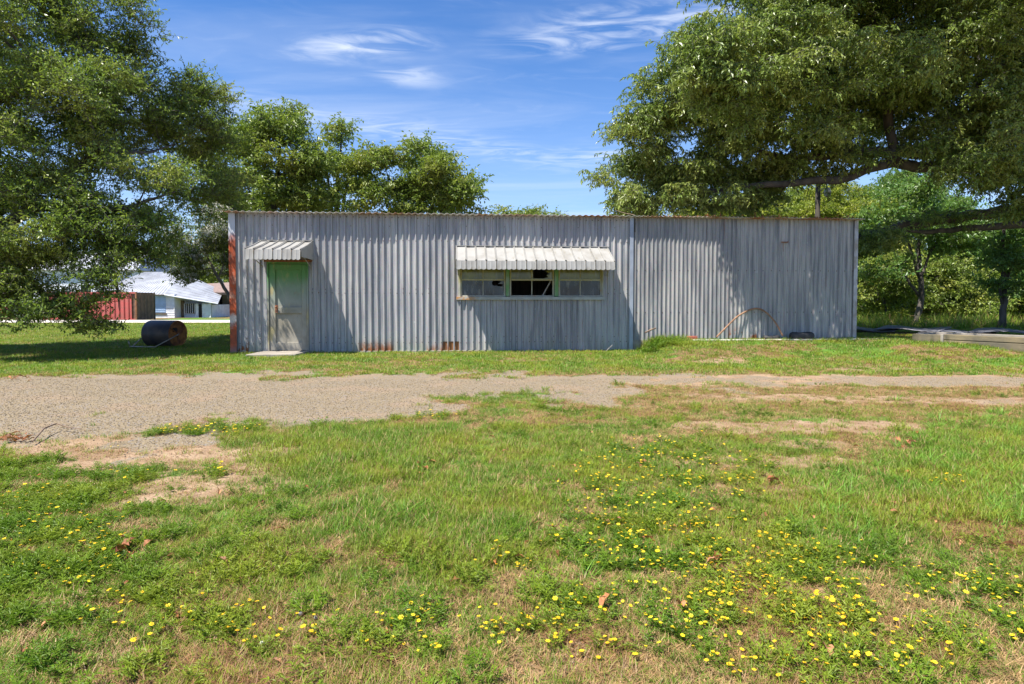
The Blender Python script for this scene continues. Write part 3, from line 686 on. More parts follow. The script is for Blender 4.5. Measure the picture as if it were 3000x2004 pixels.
# room behind: leave it dark. Step slab at the door
s0, s1 = D0-.08, D1+.02
mb = MB(); mb.prism([(s0-.10, -1.05), (s1-.08, -1.0), (s1+.02, -.06), (s0-.02, -.06)], 2, -.08, .055)
o = mb.build('door_step', M['concrete'], None, bevel=.012); o.matrix_world = BM; tag(o, 'flat weathered concrete step slab below the green door', 'step')

# ------------------------------------------------------------------ trees
def leaf(mb, p, d, n, l, w, m=0, fold=.25, curl=.12):
    s = d.cross(n).normalized(); n = s.cross(d).normalized()
    mid = p + d*l*.42
    a = mid + s*w*.5 + n*w*fold; b = mid - s*w*.5 + n*w*fold; tip = p + d*l - n*l*curl
    mb.add([p, a, tip, b], [(0, 1, 2), (0, 2, 3)], m)
def rvec(r): 
    while True:
        v = Vector((r.uniform(-1, 1), r.uniform(-1, 1), r.uniform(-1, 1)))
        if .05 < v.length < 1: return v.normalized()
def spray(name, n, L, ll, lw, droop, seed, mats, twigs=3, extra=None):
    r = random.Random(seed); mb = MB()
    for t in range(twigs):
        an = 2*math.pi*t/twigs + r.uniform(-.5, .5); d0 = Vector((math.cos(an)*.75, math.sin(an)*.75, r.uniform(.15, .9))).normalized()
        pts = [Vector((0, 0, 0))]; d = d0.copy(); k = 5
        for j in range(k):
            d = (d + Vector((r.uniform(-.2, .2), r.uniform(-.2, .2), -droop*(.3+.4*j/k)))).normalized(); pts.append(pts[-1] + d*L/k)
        mb.tube(pts, [.006, .005, .004, .003, .002, .0015], 3, 1, False)
        for q in range(n):
            f = (q+.6)/n*k; j = min(int(f), k-1); p = pts[j].lerp(pts[j+1], f-j); ax = (pts[j+1]-pts[j]).normalized()
            dd = (ax*.6 + rvec(r)*1.0 + Vector((0, 0, -droop*.9))).normalized(); nn = (Vector((0, 0, 1)) + rvec(r)*.7).normalized()
            leaf(mb, p, dd, nn, ll*r.uniform(.7, 1.2), lw*r.uniform(.8, 1.2))
    if extra:
        for q in range(extra[0]):
            p = rvec(r)*L*.5; p.z = abs(p.z)+L*.35
            for z in range(7): leaf(mb, p + rvec(r)*.035, rvec(r), rvec(r), extra[1], extra[1]*.7, 2)
    return mb.mesh(name, mats)
LM = {
 'oak_r': leaf_mat('olive_oak_leaf', (0.135, 0.205, 0.035), (0.26, 0.335, 0.08), (0.33, 0.36, 0.085), .36, .33, 1.1),
 'oak_l': leaf_mat('dark_oak_leaf', (0.11, 0.175, 0.03), (0.22, 0.30, 0.05), (0.33, 0.35, 0.065), .36, .38, .9),
 'mid': leaf_mat('mid_tree_leaf', (0.125, 0.19, 0.028), (0.24, 0.31, 0.05), (0.33, 0.33, 0.06), .45, .35, .7),
 'bright': leaf_mat('yellow_green_leaf', (0.22, 0.29, 0.03), (0.38, 0.38, 0.04), (0.15, 0.22, 0.03), .5, .42, .7),
 'teal': leaf_mat('fresh_green_leaf', (0.09, 0.20, 0.045), (0.16, 0.27, 0.06), (0.13, 0.19, 0.03), .4, .38, .9),
 'myrtle': leaf_mat('myrtle_leaf', (0.11, 0.16, 0.035), (0.18, 0.22, 0.055), (0.24, 0.24, 0.06), .45, .3, 1.2),
}
M['blossom'] = leaf_mat('white_blossom', (0.80, 0.76, 0.74), (0.72, 0.68, 0.66), (0.82, 0.80, 0.78), .8, .3)
V = {}
V['oak_r'] = variants('oak_r_sprays', [spray('leaf_spray', 12, .42, .108, .040, .75, s, [LM['oak_r'], M['bark']], 3) for s in range(6)])
V['oak_l'] = variants('oak_l_sprays', [spray('leaf_spray', 11, .42, .085, .033, .30, 20+s, [LM['oak_l'], M['bark']], 3) for s in range(6)])
V['mid'] = variants('mid_sprays', [spray('leaf_spray', 10, .60, .15, .07, .35, 40+s, [LM['mid'], M['bark']], 3) for s in range(5)])
V['bright'] = variants('bright_sprays', [spray('leaf_spray', 12, .55, .15, .05, .15, 60+s, [LM['bright'], M['bark']], 3) for s in range(5)])
V['teal'] = variants('teal_sprays', [spray('leaf_spray', 10, .50, .15, .07, .25, 80+s, [LM['teal'], M['bark']], 3) for s in range(5)])
V['myrtle'] = variants('myrtle_sprays', [spray('leaf_spray', 8, .40, .09, .045, .2, 100+s, [LM['myrtle'], M['bark'], M['blossom']], 3, (4, .05)) for s in range(5)])

def bez(a, b, bend, k=5):
    m = (a+b)/2 + bend; return [(a*(1-t)**2 + m*2*t*(1-t) + b*t*t) for t in [i/k for i in range(k+1)]]
def tree(label, limbs, ell, kind, dens=1.0, nsp=16, cr=.6, scl=1.0, seed=1, bark='bark', name='tree', shell=.55, group=None, branch=True):
    """limbs: list of (points, radii); ell: (x,y,z, rx,ry,rz[,weight]) crown volumes filled with small leaf clumps"""
    r = random.Random(seed); rn = np.random.RandomState(seed)
    base = Vector(limbs[0][0][0]); root = empty(name, base, 0, label, 'tree', group)
    mb = MB(); nodes = []
    for i, (pts, rad) in enumerate(limbs):
        pts = [Vector(p)-base for p in pts]; P = []; R = []
        for j in range(len(pts)-1):
            for q in range(4):
                t = q/4; P.append(pts[j].lerp(pts[j+1], t) + (rvec(r)*rad[j]*.35 if (j or q) else Vector())); R.append(rad[j]*(1-t)+rad[j+1]*t)
        P.append(pts[-1]); R.append(rad[-1])
        if i == 0: R[0] *= 1.35
        if i == 0:
            mb.tube(P, R, 10); tk = mb
        else: mb.tube(P, R, 8)
        nodes += [(p, q) for p, q in zip(P, R)]
    mb.build('trunk', M[bark], root, smooth=True)
    bm_ = MB(); pts = []; 
    NP = np.array([tuple(n[0]) for n in nodes])
    for e in ell:
        c = Vector(e[:3])-base; rx, ry, rz = e[3:6]; wgt = e[6] if len(e) > 6 else 1.0
        area = (rx*ry+ry*rz+rx*rz)/3*4*math.pi
        n = max(3, int(area*.62*dens*wgt/(cr*cr)*.36))
        for i in range(n):
            d = rvec(r); k = 1-(1-shell)*r.random()**1.6; k *= r.uniform(.86, 1.10)
            cc = c + Vector((d.x*rx*k, d.y*ry*k, d.z*rz*k)); s = cr*r.uniform(.55, 1.2)
            m = int(nsp*(s/cr)**1.6)+2
            q = rn.normal(size=(m, 3)); q /= np.linalg.norm(q, axis=1)[:, None]; q *= (rn.rand(m, 1)**.4)*np.array([s, s, s*.62])
            pts.append(q + np.array(cc))
            if branch and r.random() < .75:
                dd = ((NP-np.array(cc))**2).sum(1); j = int(dd.argmin()); a, ra = nodes[j]; 
                ln = (cc-a).length; ra2 = min(ra*.6, .012+.014*ln)
                bz = bez(a, cc, rvec(r)*ln*.12 + Vector((0, 0, ln*.10)), 5); bm_.tube(bz, [ra2*(1-t*.8/5*1.0) for t in range(6)], 4, 0, False)
                if r.random() < .5:
                    NP = np.vstack([NP, [tuple(bz[3])]]); nodes.append((bz[3], ra2*.5))
    if bm_.v: tag(bm_.build('branches', M[bark], root, smooth=True), kind='stuff')
    pts = np.vstack(pts); n = len(pts)
    rot = np.stack([rn.uniform(-.5, .5, n), rn.uniform(-.5, .5, n), rn.uniform(0, 6.283, n)], -1)
    o = scatter('crown', pts, rot, rn.uniform(.6, 1.35, n)*scl, rn.randint(0, len(V[kind].objects), n), V[kind], root); tag(o, kind='stuff')
    return root, n
def E(px, py, Y, rx, ry, rz, w=1.0):
    p = at(px, py, Y); return (p.x, p.y, p.z, rx, ry, rz, w)
tot = 0
# great oak on the right
ell = [E(2125,165,14.2,.85,.75,.8,2.0), E(2260,240,14.2,.8,.6,.55,.4), E(2075,260,14.4,.6,.6,.6,1.6), E(2380,130,14.0,1.1,.8,.8,.7), E(2370,20,13.7,1.0,.7,.7,.5), E(2530,200,14.1,.9,.7,.6,.3), E(2680,140,13.9,1.1,.7,.6,.4), E(2390,320,14.7,.9,.6,.5,.4), E(2330,250,21.3,1.7,1.5,.9,1.0), E(2170,340,14.9,.7,.6,.45,.7), E(2750,-260,12.6,2.0,1.4,.9,.6), E(3050,-200,12.4,2.0,1.4,.9,.8),
       E(1880,410,17.6,.9,1.0,.75), E(1960,270,17.2,.9,1.0,.8), E(1860,600,18.0,1.1,.8,.33), E(2150,590,18.2,1.5,.8,.3), E(1905,535,17.6,1.45,1.5,.85), E(1990,400,17.4,1.7,1.7,1.2), E(2090,240,17.0,1.75,1.9,1.5), E(2230,80,16.6,2.1,2.3,1.8), E(2280,400,17.4,2.1,1.8,1.3),
       E(2440,240,17.4,2.4,1.9,1.8), E(2550,60,16.4,2.5,2.7,2.0), E(2700,300,17.2,2.4,2.1,1.4), E(2850,90,16.6,2.6,2.6,2.2), E(2880,400,16.2,1.7,1.9,1.15), E(2985,540,16.8,.7,1.3,.9),
       E(3200,300,17,2.6,2.6,2.6), E(2120,545,17.6,1.7,1.5,.55), E(2380,470,17.2,1.5,1.5,.5), E(2350,-110,17,2.4,2.8,1.6), E(2750,-160,17,2.8,3,1.8), E(3150,-100,17,2.8,3,2.2), E(2560,690,18.6,.5,.8,.3,.7), E(2750,640,19,1.1,1,.3,.5)]
T = Vector((19.5, 19.8, 0))
def A(*a): return [at(*q) for q in a]
limbs = [([T, T+Vector((-.3, -.2, 2.0)), T+Vector((-.9, -.6, 4.2)), T+Vector((-1.8, -1.2, 7.0)), T+Vector((-3.0, -2.0, 9.5))], [.62, .5, .42, .28, .12]),
         ([T+Vector((-.5, -.4, 3.0))]+A((3000,500,18),(2840,490,17.5),(2700,495,17.2),(2625,472,17),(2450,528,16.9),(2250,540,17.0),(2060,562,17.3),(1960,590,17.5)), [.40,.24,.19,.16,.14,.12,.09,.06,.03]),
         ([T+Vector((-.3, -.2, 2.2))]+A((3000,612,19.6),(2800,640,19.4),(2650,660,19.2),(2520,692,19.0),(2440,708,19.0)), [.36,.19,.16,.13,.08,.03]),
         ([T+Vector((-.3, -.2, 2.1))]+A((3000,655,19.3),(2850,668,19.2),(2720,680,19.2),(2600,672,19)), [.26,.13,.10,.07,.03]),
         ([T+Vector((-.9, -.6, 4.4))]+A((3000,400,17.6),(2760,440,17.2),(2600,450,17.0),(2500,440,17.0),(2330,470,17.0),(2180,430,17)), [.34,.24,.18,.15,.13,.09,.04]),
         ([T+Vector((-1.5, -1.0, 6.0))]+A((2950,200,17.2),(2700,190,17),(2450,160,16.9),(2230,210,16.9),(2090,260,17)), [.3,.2,.15,.1,.06,.03]),
         (A((2620,470,17),(2590,250,16.9),(2560,80,16.8),(2530,-80,16.8)), [.14,.11,.08,.04]),
         (A((2840,490,17.5),(2860,250,17),(2900,50,17)), [.16,.11,.06])]
r_, n_ = tree('huge spreading oak at right whose long limbs reach over the shed roof', limbs, ell, 'oak_r', 1.2, 20, .52, 1.0, 3, name='oak_tree'); tot += n_
# left oak
T = Vector((-15.2, 15.8, 0))
ell = [E(40,110,14,1.8,2.0,1.2), E(290,70,15.2,1.15,1.2,.8), E(360,200,15.6,.85,1.1,.55,.9), E(370,350,16.0,1.75,1.4,.95), E(130,370,13.8,1.9,2.0,.95), E(570,300,17.2,.85,1.1,.65,.9), E(530,400,17,1.2,1.4,.65), E(320,560,14.2,2.1,1.7,.75), E(570,540,17.6,1.2,1.3,.95),
       E(60,640,13.6,1.6,1.5,1.1), E(240,720,13.6,1.2,1.3,.7), E(420,700,14.2,1.1,1.2,.55), E(90,820,13,1.0,.9,.65,.8), E(60,895,12.8,.85,.7,.36,1.5), E(200,875,13,.55,.6,.4,1.2), E(10,830,12.8,.9,.7,.4,1.2), E(130,930,12.7,.5,.5,.16,1.1), E(225,950,13,.45,.4,.13,.6), E(350,855,13,.42,.5,.28,.7), E(300,800,13.2,.8,.8,.3,.5),
       E(-200,300,14.5,2.4,2.5,2.2), E(-200,650,14,2.0,2,1.4), E(110,-150,15.4,2.0,1.7,1.1), E(-150,-50,15,2.6,2.8,1.8), E(640,450,18.5,.7,.9,.9,.8), E(610,290,17.5,.5,.8,.5,.9), E(400,765,13.9,.8,.7,.28,.8), E(330,300,15.4,1.2,1.0,.7,.7), E(220,240,13.9,1.0,1.2,.6), E(-250,820,13.5,1.3,1.2,.8)]
limbs = [([T, T+Vector((.1, 0, 2.0)), T+Vector((.5, -.2, 4.5)), T+Vector((1.0, -.5, 7.5)), T+Vector((1.8, -.8, 10))], [.5,.4,.33,.2,.08]),
         ([T+Vector((.1, 0, 2.2))]+A((-60,640,14.8),(60,570,14.4),(180,520,14.2),(300,440,14.2),(430,450,15.2),(520,420,16.5)), [.32,.2,.15,.10,.07,.035,.01]),
         ([T+Vector((.1, 0, 2.0))]+A((-60,690,14.4),(100,610,14),(260,620,14),(400,600,14.2),(520,560,15)), [.28,.17,.12,.08,.05,.01]),
         ([T+Vector((.3, 0, 3.8))]+A((-60,330,14.6),(80,240,14.4),(230,160,14.8),(300,110,15.2)), [.28,.15,.10,.05,.008]),
         (A((-60,690,14.4),(40,760,13.6),(120,860,13.2),(180,930,13),(240,960,13)), [.1,.07,.045,.025,.008]),
         (A((260,620,14),(300,720,13.6),(330,800,13.2),(345,860,13),(350,910,13)), [.08,.05,.035,.02,.006])]
r_, n_ = tree('dark spreading oak at left with branches hanging down to the lawn', limbs, ell, 'oak_l', 1.1, 17, .45, 1.0, 8, name='oak_tree'); tot += n_
# trees behind the shed on the left
def small(label, px, Y, top, widths, kind, seed, name='tree', dens=1.0, gz=0.0, rz=None, lean=0, **kw):
    """widths: list of (row, half width in px, centre shift px); one crown volume per row"""
    b = at(px, 900, Y); b.z = gz; tz = at(px, top, Y).z; ell = []
    s = Y/F
    for (row, hw, dx, hh) in widths:
        ell.append(E(px+dx, row, Y, hw*s, hw*s*.9, hh*s))
    limbs = [([b, b+Vector((.1, 0, tz*.25)), b+Vector((lean*.5, .1, tz*.55)), Vector((at(px+widths[0][2], top, Y).x, Y, tz*.93))], [.028*tz*.8, .022*tz*.8, .014*tz, .03])]
    r = random.Random(seed)
    for e in ell[1:]:
        st = b + Vector((lean*.3, 0, max(e[2]*.45, .8))); limbs.append(([st, st.lerp(Vector(e[:3]), .5)+Vector((0, 0, .3)), Vector(e[:3])], [.012*tz*.8, .008*tz, .025]))
    return tree(label, limbs, ell, kind, dens, seed=seed, name=name, **kw)
KW = dict(nsp=15, cr=.62, scl=1.0)
small('rounded green tree rising behind the left end of the shed', 800, 24, 310, [(370,95,30,60),(480,125,20,85),(430,105,-70,70),(570,130,-40,70),(570,100,80,65)], 'mid', 11, dens=1.15, **KW)
small('slender ragged tree between two rounder ones behind the shed', 985, 27, 355, [(400,42,15,42),(470,60,-30,50),(500,70,40,60),(585,100,0,60)], 'mid', 12, dens=.95, **KW)
small('broad spreading tree behind the shed, its crown ending in open sky', 1225, 26, 412, [(470,100,10,55),(535,130,60,65),(510,110,-90,60),(590,140,-50,50),(580,120,90,55)], 'mid', 13, dens=1.1, **KW)
small('far treetop just showing over the shed roof beside open sky', 1530, 48, 608, [(640,60,0,34),(690,90,20,40)], 'mid', 14, dens=2.2, nsp=16, cr=.8, scl=1.3)
small('tiny far treetop peeping above the middle of the roof', 1618, 55, 622, [(645,26,0,20),(680,50,0,25)], 'mid', 15, dens=2.2, nsp=12, cr=.8, scl=1.3)
# dark tree mass between left oak and shed
small('dark leafy tree behind the roller at the left oak', 720, 21, 420, [(500,90,-100,70),(600,90,-95,70),(680,60,-70,50)], 'oak_l', 16, dens=1.0, nsp=16, cr=.6, scl=1.4)
# crepe myrtle with white flowers
tree('flowering myrtle with white blossom beside the shed corner', [([at(700,925,20), at(672,870,20), at(640,815,20), at(610,760,20), at(590,690,20)], [.07,.06,.05,.035,.02]), (A((640,815,20),(660,760,20),(650,700,20)), [.035,.025,.01]), (A((672,870,20),(700,800,20),(690,720,20)), [.04,.03,.01])],
     [E(600,740,20,.85,.9,.7), E(650,690,20,.7,.8,.7), E(560,800,20,.55,.7,.45), E(640,790,20,.6,.7,.35,.6), E(540,710,20.5,.6,.7,.5)], 'myrtle', .9, 14, .4, 1.0, 17, 'bark_pale', 'myrtle_tree')
# woods at the right
GZ = .26
small('slim dark trunked tree with forked stem beyond the concrete platform', 2690, 24, 560, [(600,90,20,50),(660,110,-60,50),(690,110,70,45),(780,60,-90,40)], 'teal', 21, dens=.8, gz=GZ, **KW)
small('straight dark trunked tree at the right edge of the picture', 2935, 21.5, 560, [(620,90,20,60),(740,90,60,60),(820,90,-20,45)], 'teal', 22, dens=.75, gz=GZ, **KW)
small('tall fresh green tree standing behind the forked tree', 2620, 31, 520, [(560,80,40,40),(600,110,0,60),(700,100,-60,50)], 'teal', 23, dens=.9, gz=GZ, **KW)
small('green tree rising over the right end of the shed roof', 2430, 29, 560, [(590,70,0,40),(620,110,-20,40),(690,110,20,40)], 'bright', 24, dens=1.0, gz=GZ, **KW)
small('bright green tree behind the shed under the big limb', 2180, 30, 585, [(625,90,0,32),(640,120,50,30)], 'bright', 25, dens=1.0, gz=GZ, **KW)
small('low bright treetop at the left of the big oak behind the roof', 1960, 32, 600, [(630,90,0,28),(640,70,110,25),(645,60,-100,20)], 'bright', 26, dens=.9, gz=GZ, **KW)
small('dark bushy tree beside the right end of the shed', 2590, 27, 800, [(830,80,0,60),(880,70,-20,40),(790,60,50,40)], 'mid', 27, dens=1.2, gz=GZ, **KW)
small('dark bushy tree between the two dark trunks', 2800, 29, 830, [(850,90,0,50),(890,80,30,35),(800,60,-10,35)], 'mid', 28, dens=1.1, gz=GZ, **KW)
small('leafy green tree filling the gap above the shed corner', 2560, 30, 600, [(640,90,0,50),(720,110,20,60),(790,90,-20,50)], 'mid', 61, dens=1.0, gz=GZ, **KW)
small('full green tree behind and right of the forked trunk', 2790, 31, 590, [(630,100,0,55),(720,120,0,60),(800,100,20,50)], 'teal', 62, dens=1.0, gz=GZ, **KW)
small('darker green tree between the forked trunk and edge trunk', 2880, 34, 640, [(690,110,0,55),(770,120,0,55)], 'mid', 63, dens=1.0, gz=GZ, **KW)
small('green tree at the picture edge behind the straight trunk', 3010, 30, 600, [(650,90,0,60),(740,110,0,60),(830,90,0,50)], 'teal', 64, dens=.9, gz=GZ, **KW)
small('pale green tree whose top fills the gap under the long limb', 2650, 34, 500, [(540,90,0,35),(590,130,10,40),(660,130,0,50)], 'teal', 67, dens=1.0, gz=GZ, **KW)
small('yellow green tree over the shed end below the long limb', 2470, 33, 540, [(580,90,0,45),(620,130,-20,40)], 'bright', 65, dens=1.1, gz=GZ, **KW)
small('olive tree behind the roof under the middle of the oak', 2290, 33, 545, [(590,120,0,45),(630,140,20,35)], 'mid', 66, dens=1.0, gz=GZ, **KW)
yy = [('yellow green shrubby tree nearest the shed corner', 2545, 33, 830), ('yellow green tree with layered boughs left of the forked trunk', 2640, 36, 800), ('yellow green tree in the gap right of the forked trunk', 2760, 34, 800),
      ('yellow green tree in the middle of the far thicket', 2860, 37, 790), ('yellow green tree just right of the edge trunk', 2985, 33, 800), ('yellow green bush low between the shed and trunk', 2590, 30, 905)]
for i, (lb, px, Y, row) in enumerate(yy):
    small(lb, px, Y, row-40, [(row,70,0,38),(row+55,85,10,38),(row+100,80,-5,35)] + ([(row-60,50,10,30)] if i != 5 else []), 'bright', 40+i, dens=.9, gz=GZ, nsp=13, cr=.55, scl=1.0)
# far woodland masses as one thing each side
def woodland():
    rn = np.random.RandomState(5); P = []
    for (x0, x1, y0, y1, h, n) in ((14, 50, 38, 52, 4.5, 2600), (-60, -22, 60, 72, 7.0, 2200), (-22, -8, 64, 76, 5.0, 800)):
        x = rn.uniform(x0, x1, n); y = rn.uniform(y0, y1, n); hh = h*(.55+.6*fbm(x*.25, y*.25, 3)); z = hh*rn.rand(n)**.6; P.append(np.stack([x, y, z], -1))
    P = np.vstack(P); n = len(P); rot = np.stack([rn.uniform(-.5, .5, n), rn.uniform(-.5, .5, n), rn.uniform(0, 6.28, n)], -1)
    o = scatter('woodland', P, rot, rn.uniform(1.6, 2.8, n), rn.randint(0, 5, n), V['mid']); tag(o, 'far green woodland closing the view beyond the lawns', kind='stuff')
woodland()

# ------------------------------------------------------------------ yard objects by the shed
def L2W(x, y, z): return BM @ Vector((x, y, z))
# bent rusty pipe leaning on the wall
pp = [(2085,985),(2120,955),(2150,930),(2180,913),(2205,904),(2225,906),(2245,922),(2262,948),(2275,982)]
pts = []
for i, (a, b) in enumerate(pp):
    x, z = wl(a, b); f = i/(len(pp)-1); pts.append(L2W(x, -.30 + .24*math.sin(math.pi*f), z + (.0)))
P = []
for i in range(len(pts)-1):
    for q in range(4):
        t = q/4; p0 = pts[max(i-1, 0)]; p1 = pts[i]; p2 = pts[i+1]; p3 = pts[min(i+2, len(pts)-1)]
        P.append(.5*((2*p1)+(-p0+p2)*t+(2*p0-5*p1+4*p2-p3)*t*t+(-p0+3*p1-3*p2+p3)*t**3))
P.append(pts[-1])
o = MB().tube(P, .021, 10).build('bent_pipe', M['rust_pipe'], None, smooth=True); tag(o, 'rusty bent pipe arching against the shed wall', 'pipe')
# white board on the ground along the wall
x0 = wl(2015, 990)[0]; 
o = MB().box(x0, XE+.5, -.42, -.28, .235, .285).build('long_board', M['board'], None, bevel=.004); o.matrix_world = BM; tag(o, 'long pale board lying along the foot of the right wall', 'board')
x0, z_ = wl(2022, 980); o = MB().box(x0-.12, x0+.13, -.16, -.06, .25, .36).build('red_block', M['brick_red'], None, bevel=.008); o.matrix_world = BM; tag(o, 'faded red brick block at the foot of the right wall', 'brick')
# pieces of old tyre rubber by the wall
def rubber(px, w, h, label, seed, arcs):
    x0, _ = wl(px, 985); r = empty('tyre', L2W(x0, -.20, .26), YAW, label, 'tyre')
    mb = MB(); n = 20; K = 10; R = w/2; rr = h/2; vs = []
    for i in range(n):
        a = 2*math.pi*i/n
        for k in range(K):
            b = 2*math.pi*k/K; q = R-rr*.9 + rr*.9*math.cos(b); g = 1+.05*((i % 2)*2-1)*(1 if k in (0, 1, 9) else 0)
            vs.append((q*math.cos(a)*g, q*math.sin(a)*.55*g, rr*1.0 + rr*math.sin(b)*(1+.15*math.sin(a*2+seed))))
    mb.add(vs, [(i*K+k, ((i+1) % n)*K+k, ((i+1) % n)*K+(k+1) % K, i*K+(k+1) % K) for i in range(n) for k in range(K)])
    mb.build('casing', M['rubber'], r, smooth=True)
    mb = MB(); mb.box(-w*.2, w*.2, -w*.1, w*.1, .0, h*.35); mb.build('rim_scrap', M['rust'], r)
rubber(2336, .62, .19, 'worn black tyre lying flat by the right wall', 1, 0)
rubber(2248, .42, .11, 'flattened black rubber tyre scrap at the foot of the bent pipe', 2, 0)
# stick, rocks and brick at the junction
a = wl(1878, 970); b = wl(1913, 960)
o = MB().tube([L2W(a[0], -.35, a[1]-.02), L2W((a[0]+b[0])/2, -.30, (a[1]+b[1])/2), L2W(b[0], -.22, b[1])], [.020, .022, .018], 7).build('dead_branch', M['stick'], None, smooth=True); tag(o, 'short thick stick propped beside the middle seam of the shed', 'stick')
def rock(px, py, s, seed, label, mat='stone', zs=.6, z0=0.0, name='rock', cat='rock'):
    r = random.Random(seed); g = gnd(px, py, z0); mb = MB(); n = 7; rings = [(.15, 1.0), (.55, .92), (.85, .6)]; vs = [(0, 0, -.2*s)]
    for (zz, q) in rings:
        for i in range(n):
            a = 2*math.pi*i/n + .3*zz; k = q*r.uniform(.72, 1.15); vs.append((math.cos(a)*k*s*.5, math.sin(a)*k*s*.4, zz*s*zs*r.uniform(.8, 1.1)))
    vs.append((r.uniform(-.1, .1)*s, 0, s*zs)); f = [(0, 1+(i+1) % n, 1+i) for i in range(n)]
    for j in range(2): f += [(1+j*n+i, 1+j*n+(i+1) % n, 1+(j+1)*n+(i+1) % n, 1+(j+1)*n+i) for i in range(n)]
    f += [(1+2*n+i, 1+2*n+(i+1) % n, 1+3*n) for i in range(n)]
    o = mb.add(vs, f).build(name, M[mat], None, bevel=.006); o.location = g; o.rotation_euler = (0, 0, r.uniform(0, 6)); tag(o, label, cat); return o
rock(1872, 1016, .28, 1, 'angular grey rock tucked beside the shed corner seam', z0=.03)
rock(1897, 1008, .20, 2, 'smaller grey rock in the weeds right of the seam', z0=.08)
rock(1945, 1028, .11, 3, 'brown rusty lump on the grass in front of the weed clump', 'rust', z0=.06)
rock(2090, 1030, .13, 4, 'pinkish stone lying on the lawn before the bent pipe', 'brick_red', z0=.08).data.materials[0] = simple('pink_stone', (.46, .36, .32), (.36, .3, .27), 5, .9, 0, .4)
# bracket on the right wall
bx, bz_ = wl(2297, 710); br = empty('wall_bracket', L2W(bx, -.03, bz_), YAW, 'small rusty hook bracket high on the right wall', 'bracket')
MB().box(-.09, .09, -.02, .0, -.012, .012).build('crossbar', M['rust'], br); MB().tube([(0, -.02, 0), (.03, -.08, .0), (.05, -.09, .03)], .009, 6).build('hook', M['rust'], br)
MB().tube([(-.05, -.02, .0), (-.052, -.022, -.12), (-.045, -.02, -.24)], .006, 5).build('hanging_wire', M['rust'], br)
# pole with lamp behind the roof
g = at(2395, 640, 23.5); pl_ = empty('light_pole', (g.x, g.y, .2), 0, 'weathered timber pole with lamp behind the shed roof', 'light pole')
MB().tube([(0, 0, 0), (0, 0, 3), (.0, 0, 5.55)], [.11, .10, .085], 10).build('pole', M['post'], pl_, smooth=True)
MB().tube([(.05, -.05, 5.2), (.18, -.12, 5.3), (.27, -.18, 5.25)], .018, 6).build('arm', M['bar'], pl_)
lp = MB().tube([(.27, -.18, 5.30), (.27, -.18, 5.27), (.27, -.18, 5.15), (.27, -.18, 5.05)], [.05, .09, .12, .13], 12).build('lamp_housing', M['lamp_white'], pl_, smooth=True)
MB().tube([(.27, -.18, 5.045), (.27, -.18, 4.99), (.27, -.18, 4.94)], [.12, .11, .05], 12).build('lens', M['lamp_white'], lp, smooth=True)
# leaf litter on the right roof
def litter():
    r = random.Random(3); mb = MB()
    for i in range(900):
        x = r.uniform(XJ+.8, XE); y = r.uniform(-.18, 1.2)**1.0; k = (x-XJ)/(XE-XJ)
        z = ZT + .035 - .045*(y+.2) + r.uniform(0, .05*k)
        p = L2W(x, y, z); leaf(mb, p, (rvec(r)+Vector((0, 0, .1))).normalized(), Vector((0, 0, 1)), r.uniform(.05, .12), r.uniform(.02, .045))
    o = mb.build('leaf_litter', M['fallen'], None); tag(o, 'dead leaves lying on the right part of the roof', kind='stuff')
litter()
o = MB().tube([L2W(XJ+.02, -.15, ZT+.05), L2W(XJ-.15, .1, ZT+.12), L2W(XJ-.32, .3, ZT+.22)], [.008, .007, .004], 5).build('fallen_twig', M['stick'], None); tag(o, 'thin dead twig sticking up from the roof seam', 'twig')
# platform of concrete with old sheets on top
g0 = gnd(2672, 1009, .2); g1 = gnd(3060, 1030, .2); d = (g1-g0); an_t = math.atan2(d.y, d.x); an = an_t; Ln = d.length+1.2
pf = empty('concrete_trough', (g0.x, g0.y, .0), an, 'long low stained concrete trough on the lawn at right', 'trough')
MB().box(.62, Ln, 0, .12, .08, .335).box(.62, Ln, .0, .12, .352, .47).box(.62, Ln, .012, .11, .335, .352).build('front_wall', M['concrete_tan'], pf, bevel=.008)
MB().box(0, .60, -.01, .13, .08, .455).build('end_block', M['concrete_tan'], pf, bevel=.015)
MB().box(.60, .66, -.03, .14, .08, .475).build('buttress', M['concrete'], pf, bevel=.008)
MB().box(.0, Ln, .95, 1.07, .08, .47).build('rear_wall', M['concrete'], pf, bevel=.008)
MB().box(.02, .12, .13, .95, .08, .46).build('end_wall', M['concrete'], pf, bevel=.008)
MB().box(.12, Ln, .12, .95, .10, .18).build('trough_floor', M['concrete'], pf)
def sheets():
    g = gnd(2490, 978, .26); sh = empty('sheet_stack', (g.x, g.y+.6, .25), an*.9, 'low pile of dark old roofing sheets lying behind the trough', 'sheet pile')
    r = random.Random(9)
    for k in range(6):
        mb = MB(); x0 = -.2+k*1.15; x1 = x0+1.7; n = 22; vs = []
        for (yy, zz) in ((0, 0), (.25, .02), (.9, .05)):
            for i in range(n+1):
                x = x0+(x1-x0)*i/n; vs.append((x, yy+r.uniform(-.01, .01), .12+.03*k*.2+zz+.03*math.sin(x*4.3+yy*2+k)+.008*math.sin(x*45)+.05*(k % 2)))
        m = n+1; mb.add(vs, [(j*m+i, j*m+i+1, (j+1)*m+i+1, (j+1)*m+i) for j in range(2) for i in range(n)])
        o = mb.build('roofing_sheet', M['tarp'], sh, smooth=True); s = o.modifiers.new('s', 'SOLIDIFY'); s.thickness = .02
    MB().box(-.1, 6.8, .1, .8, .0, .07).build('timber_bed', M['dark_wood'], sh)
sheets()
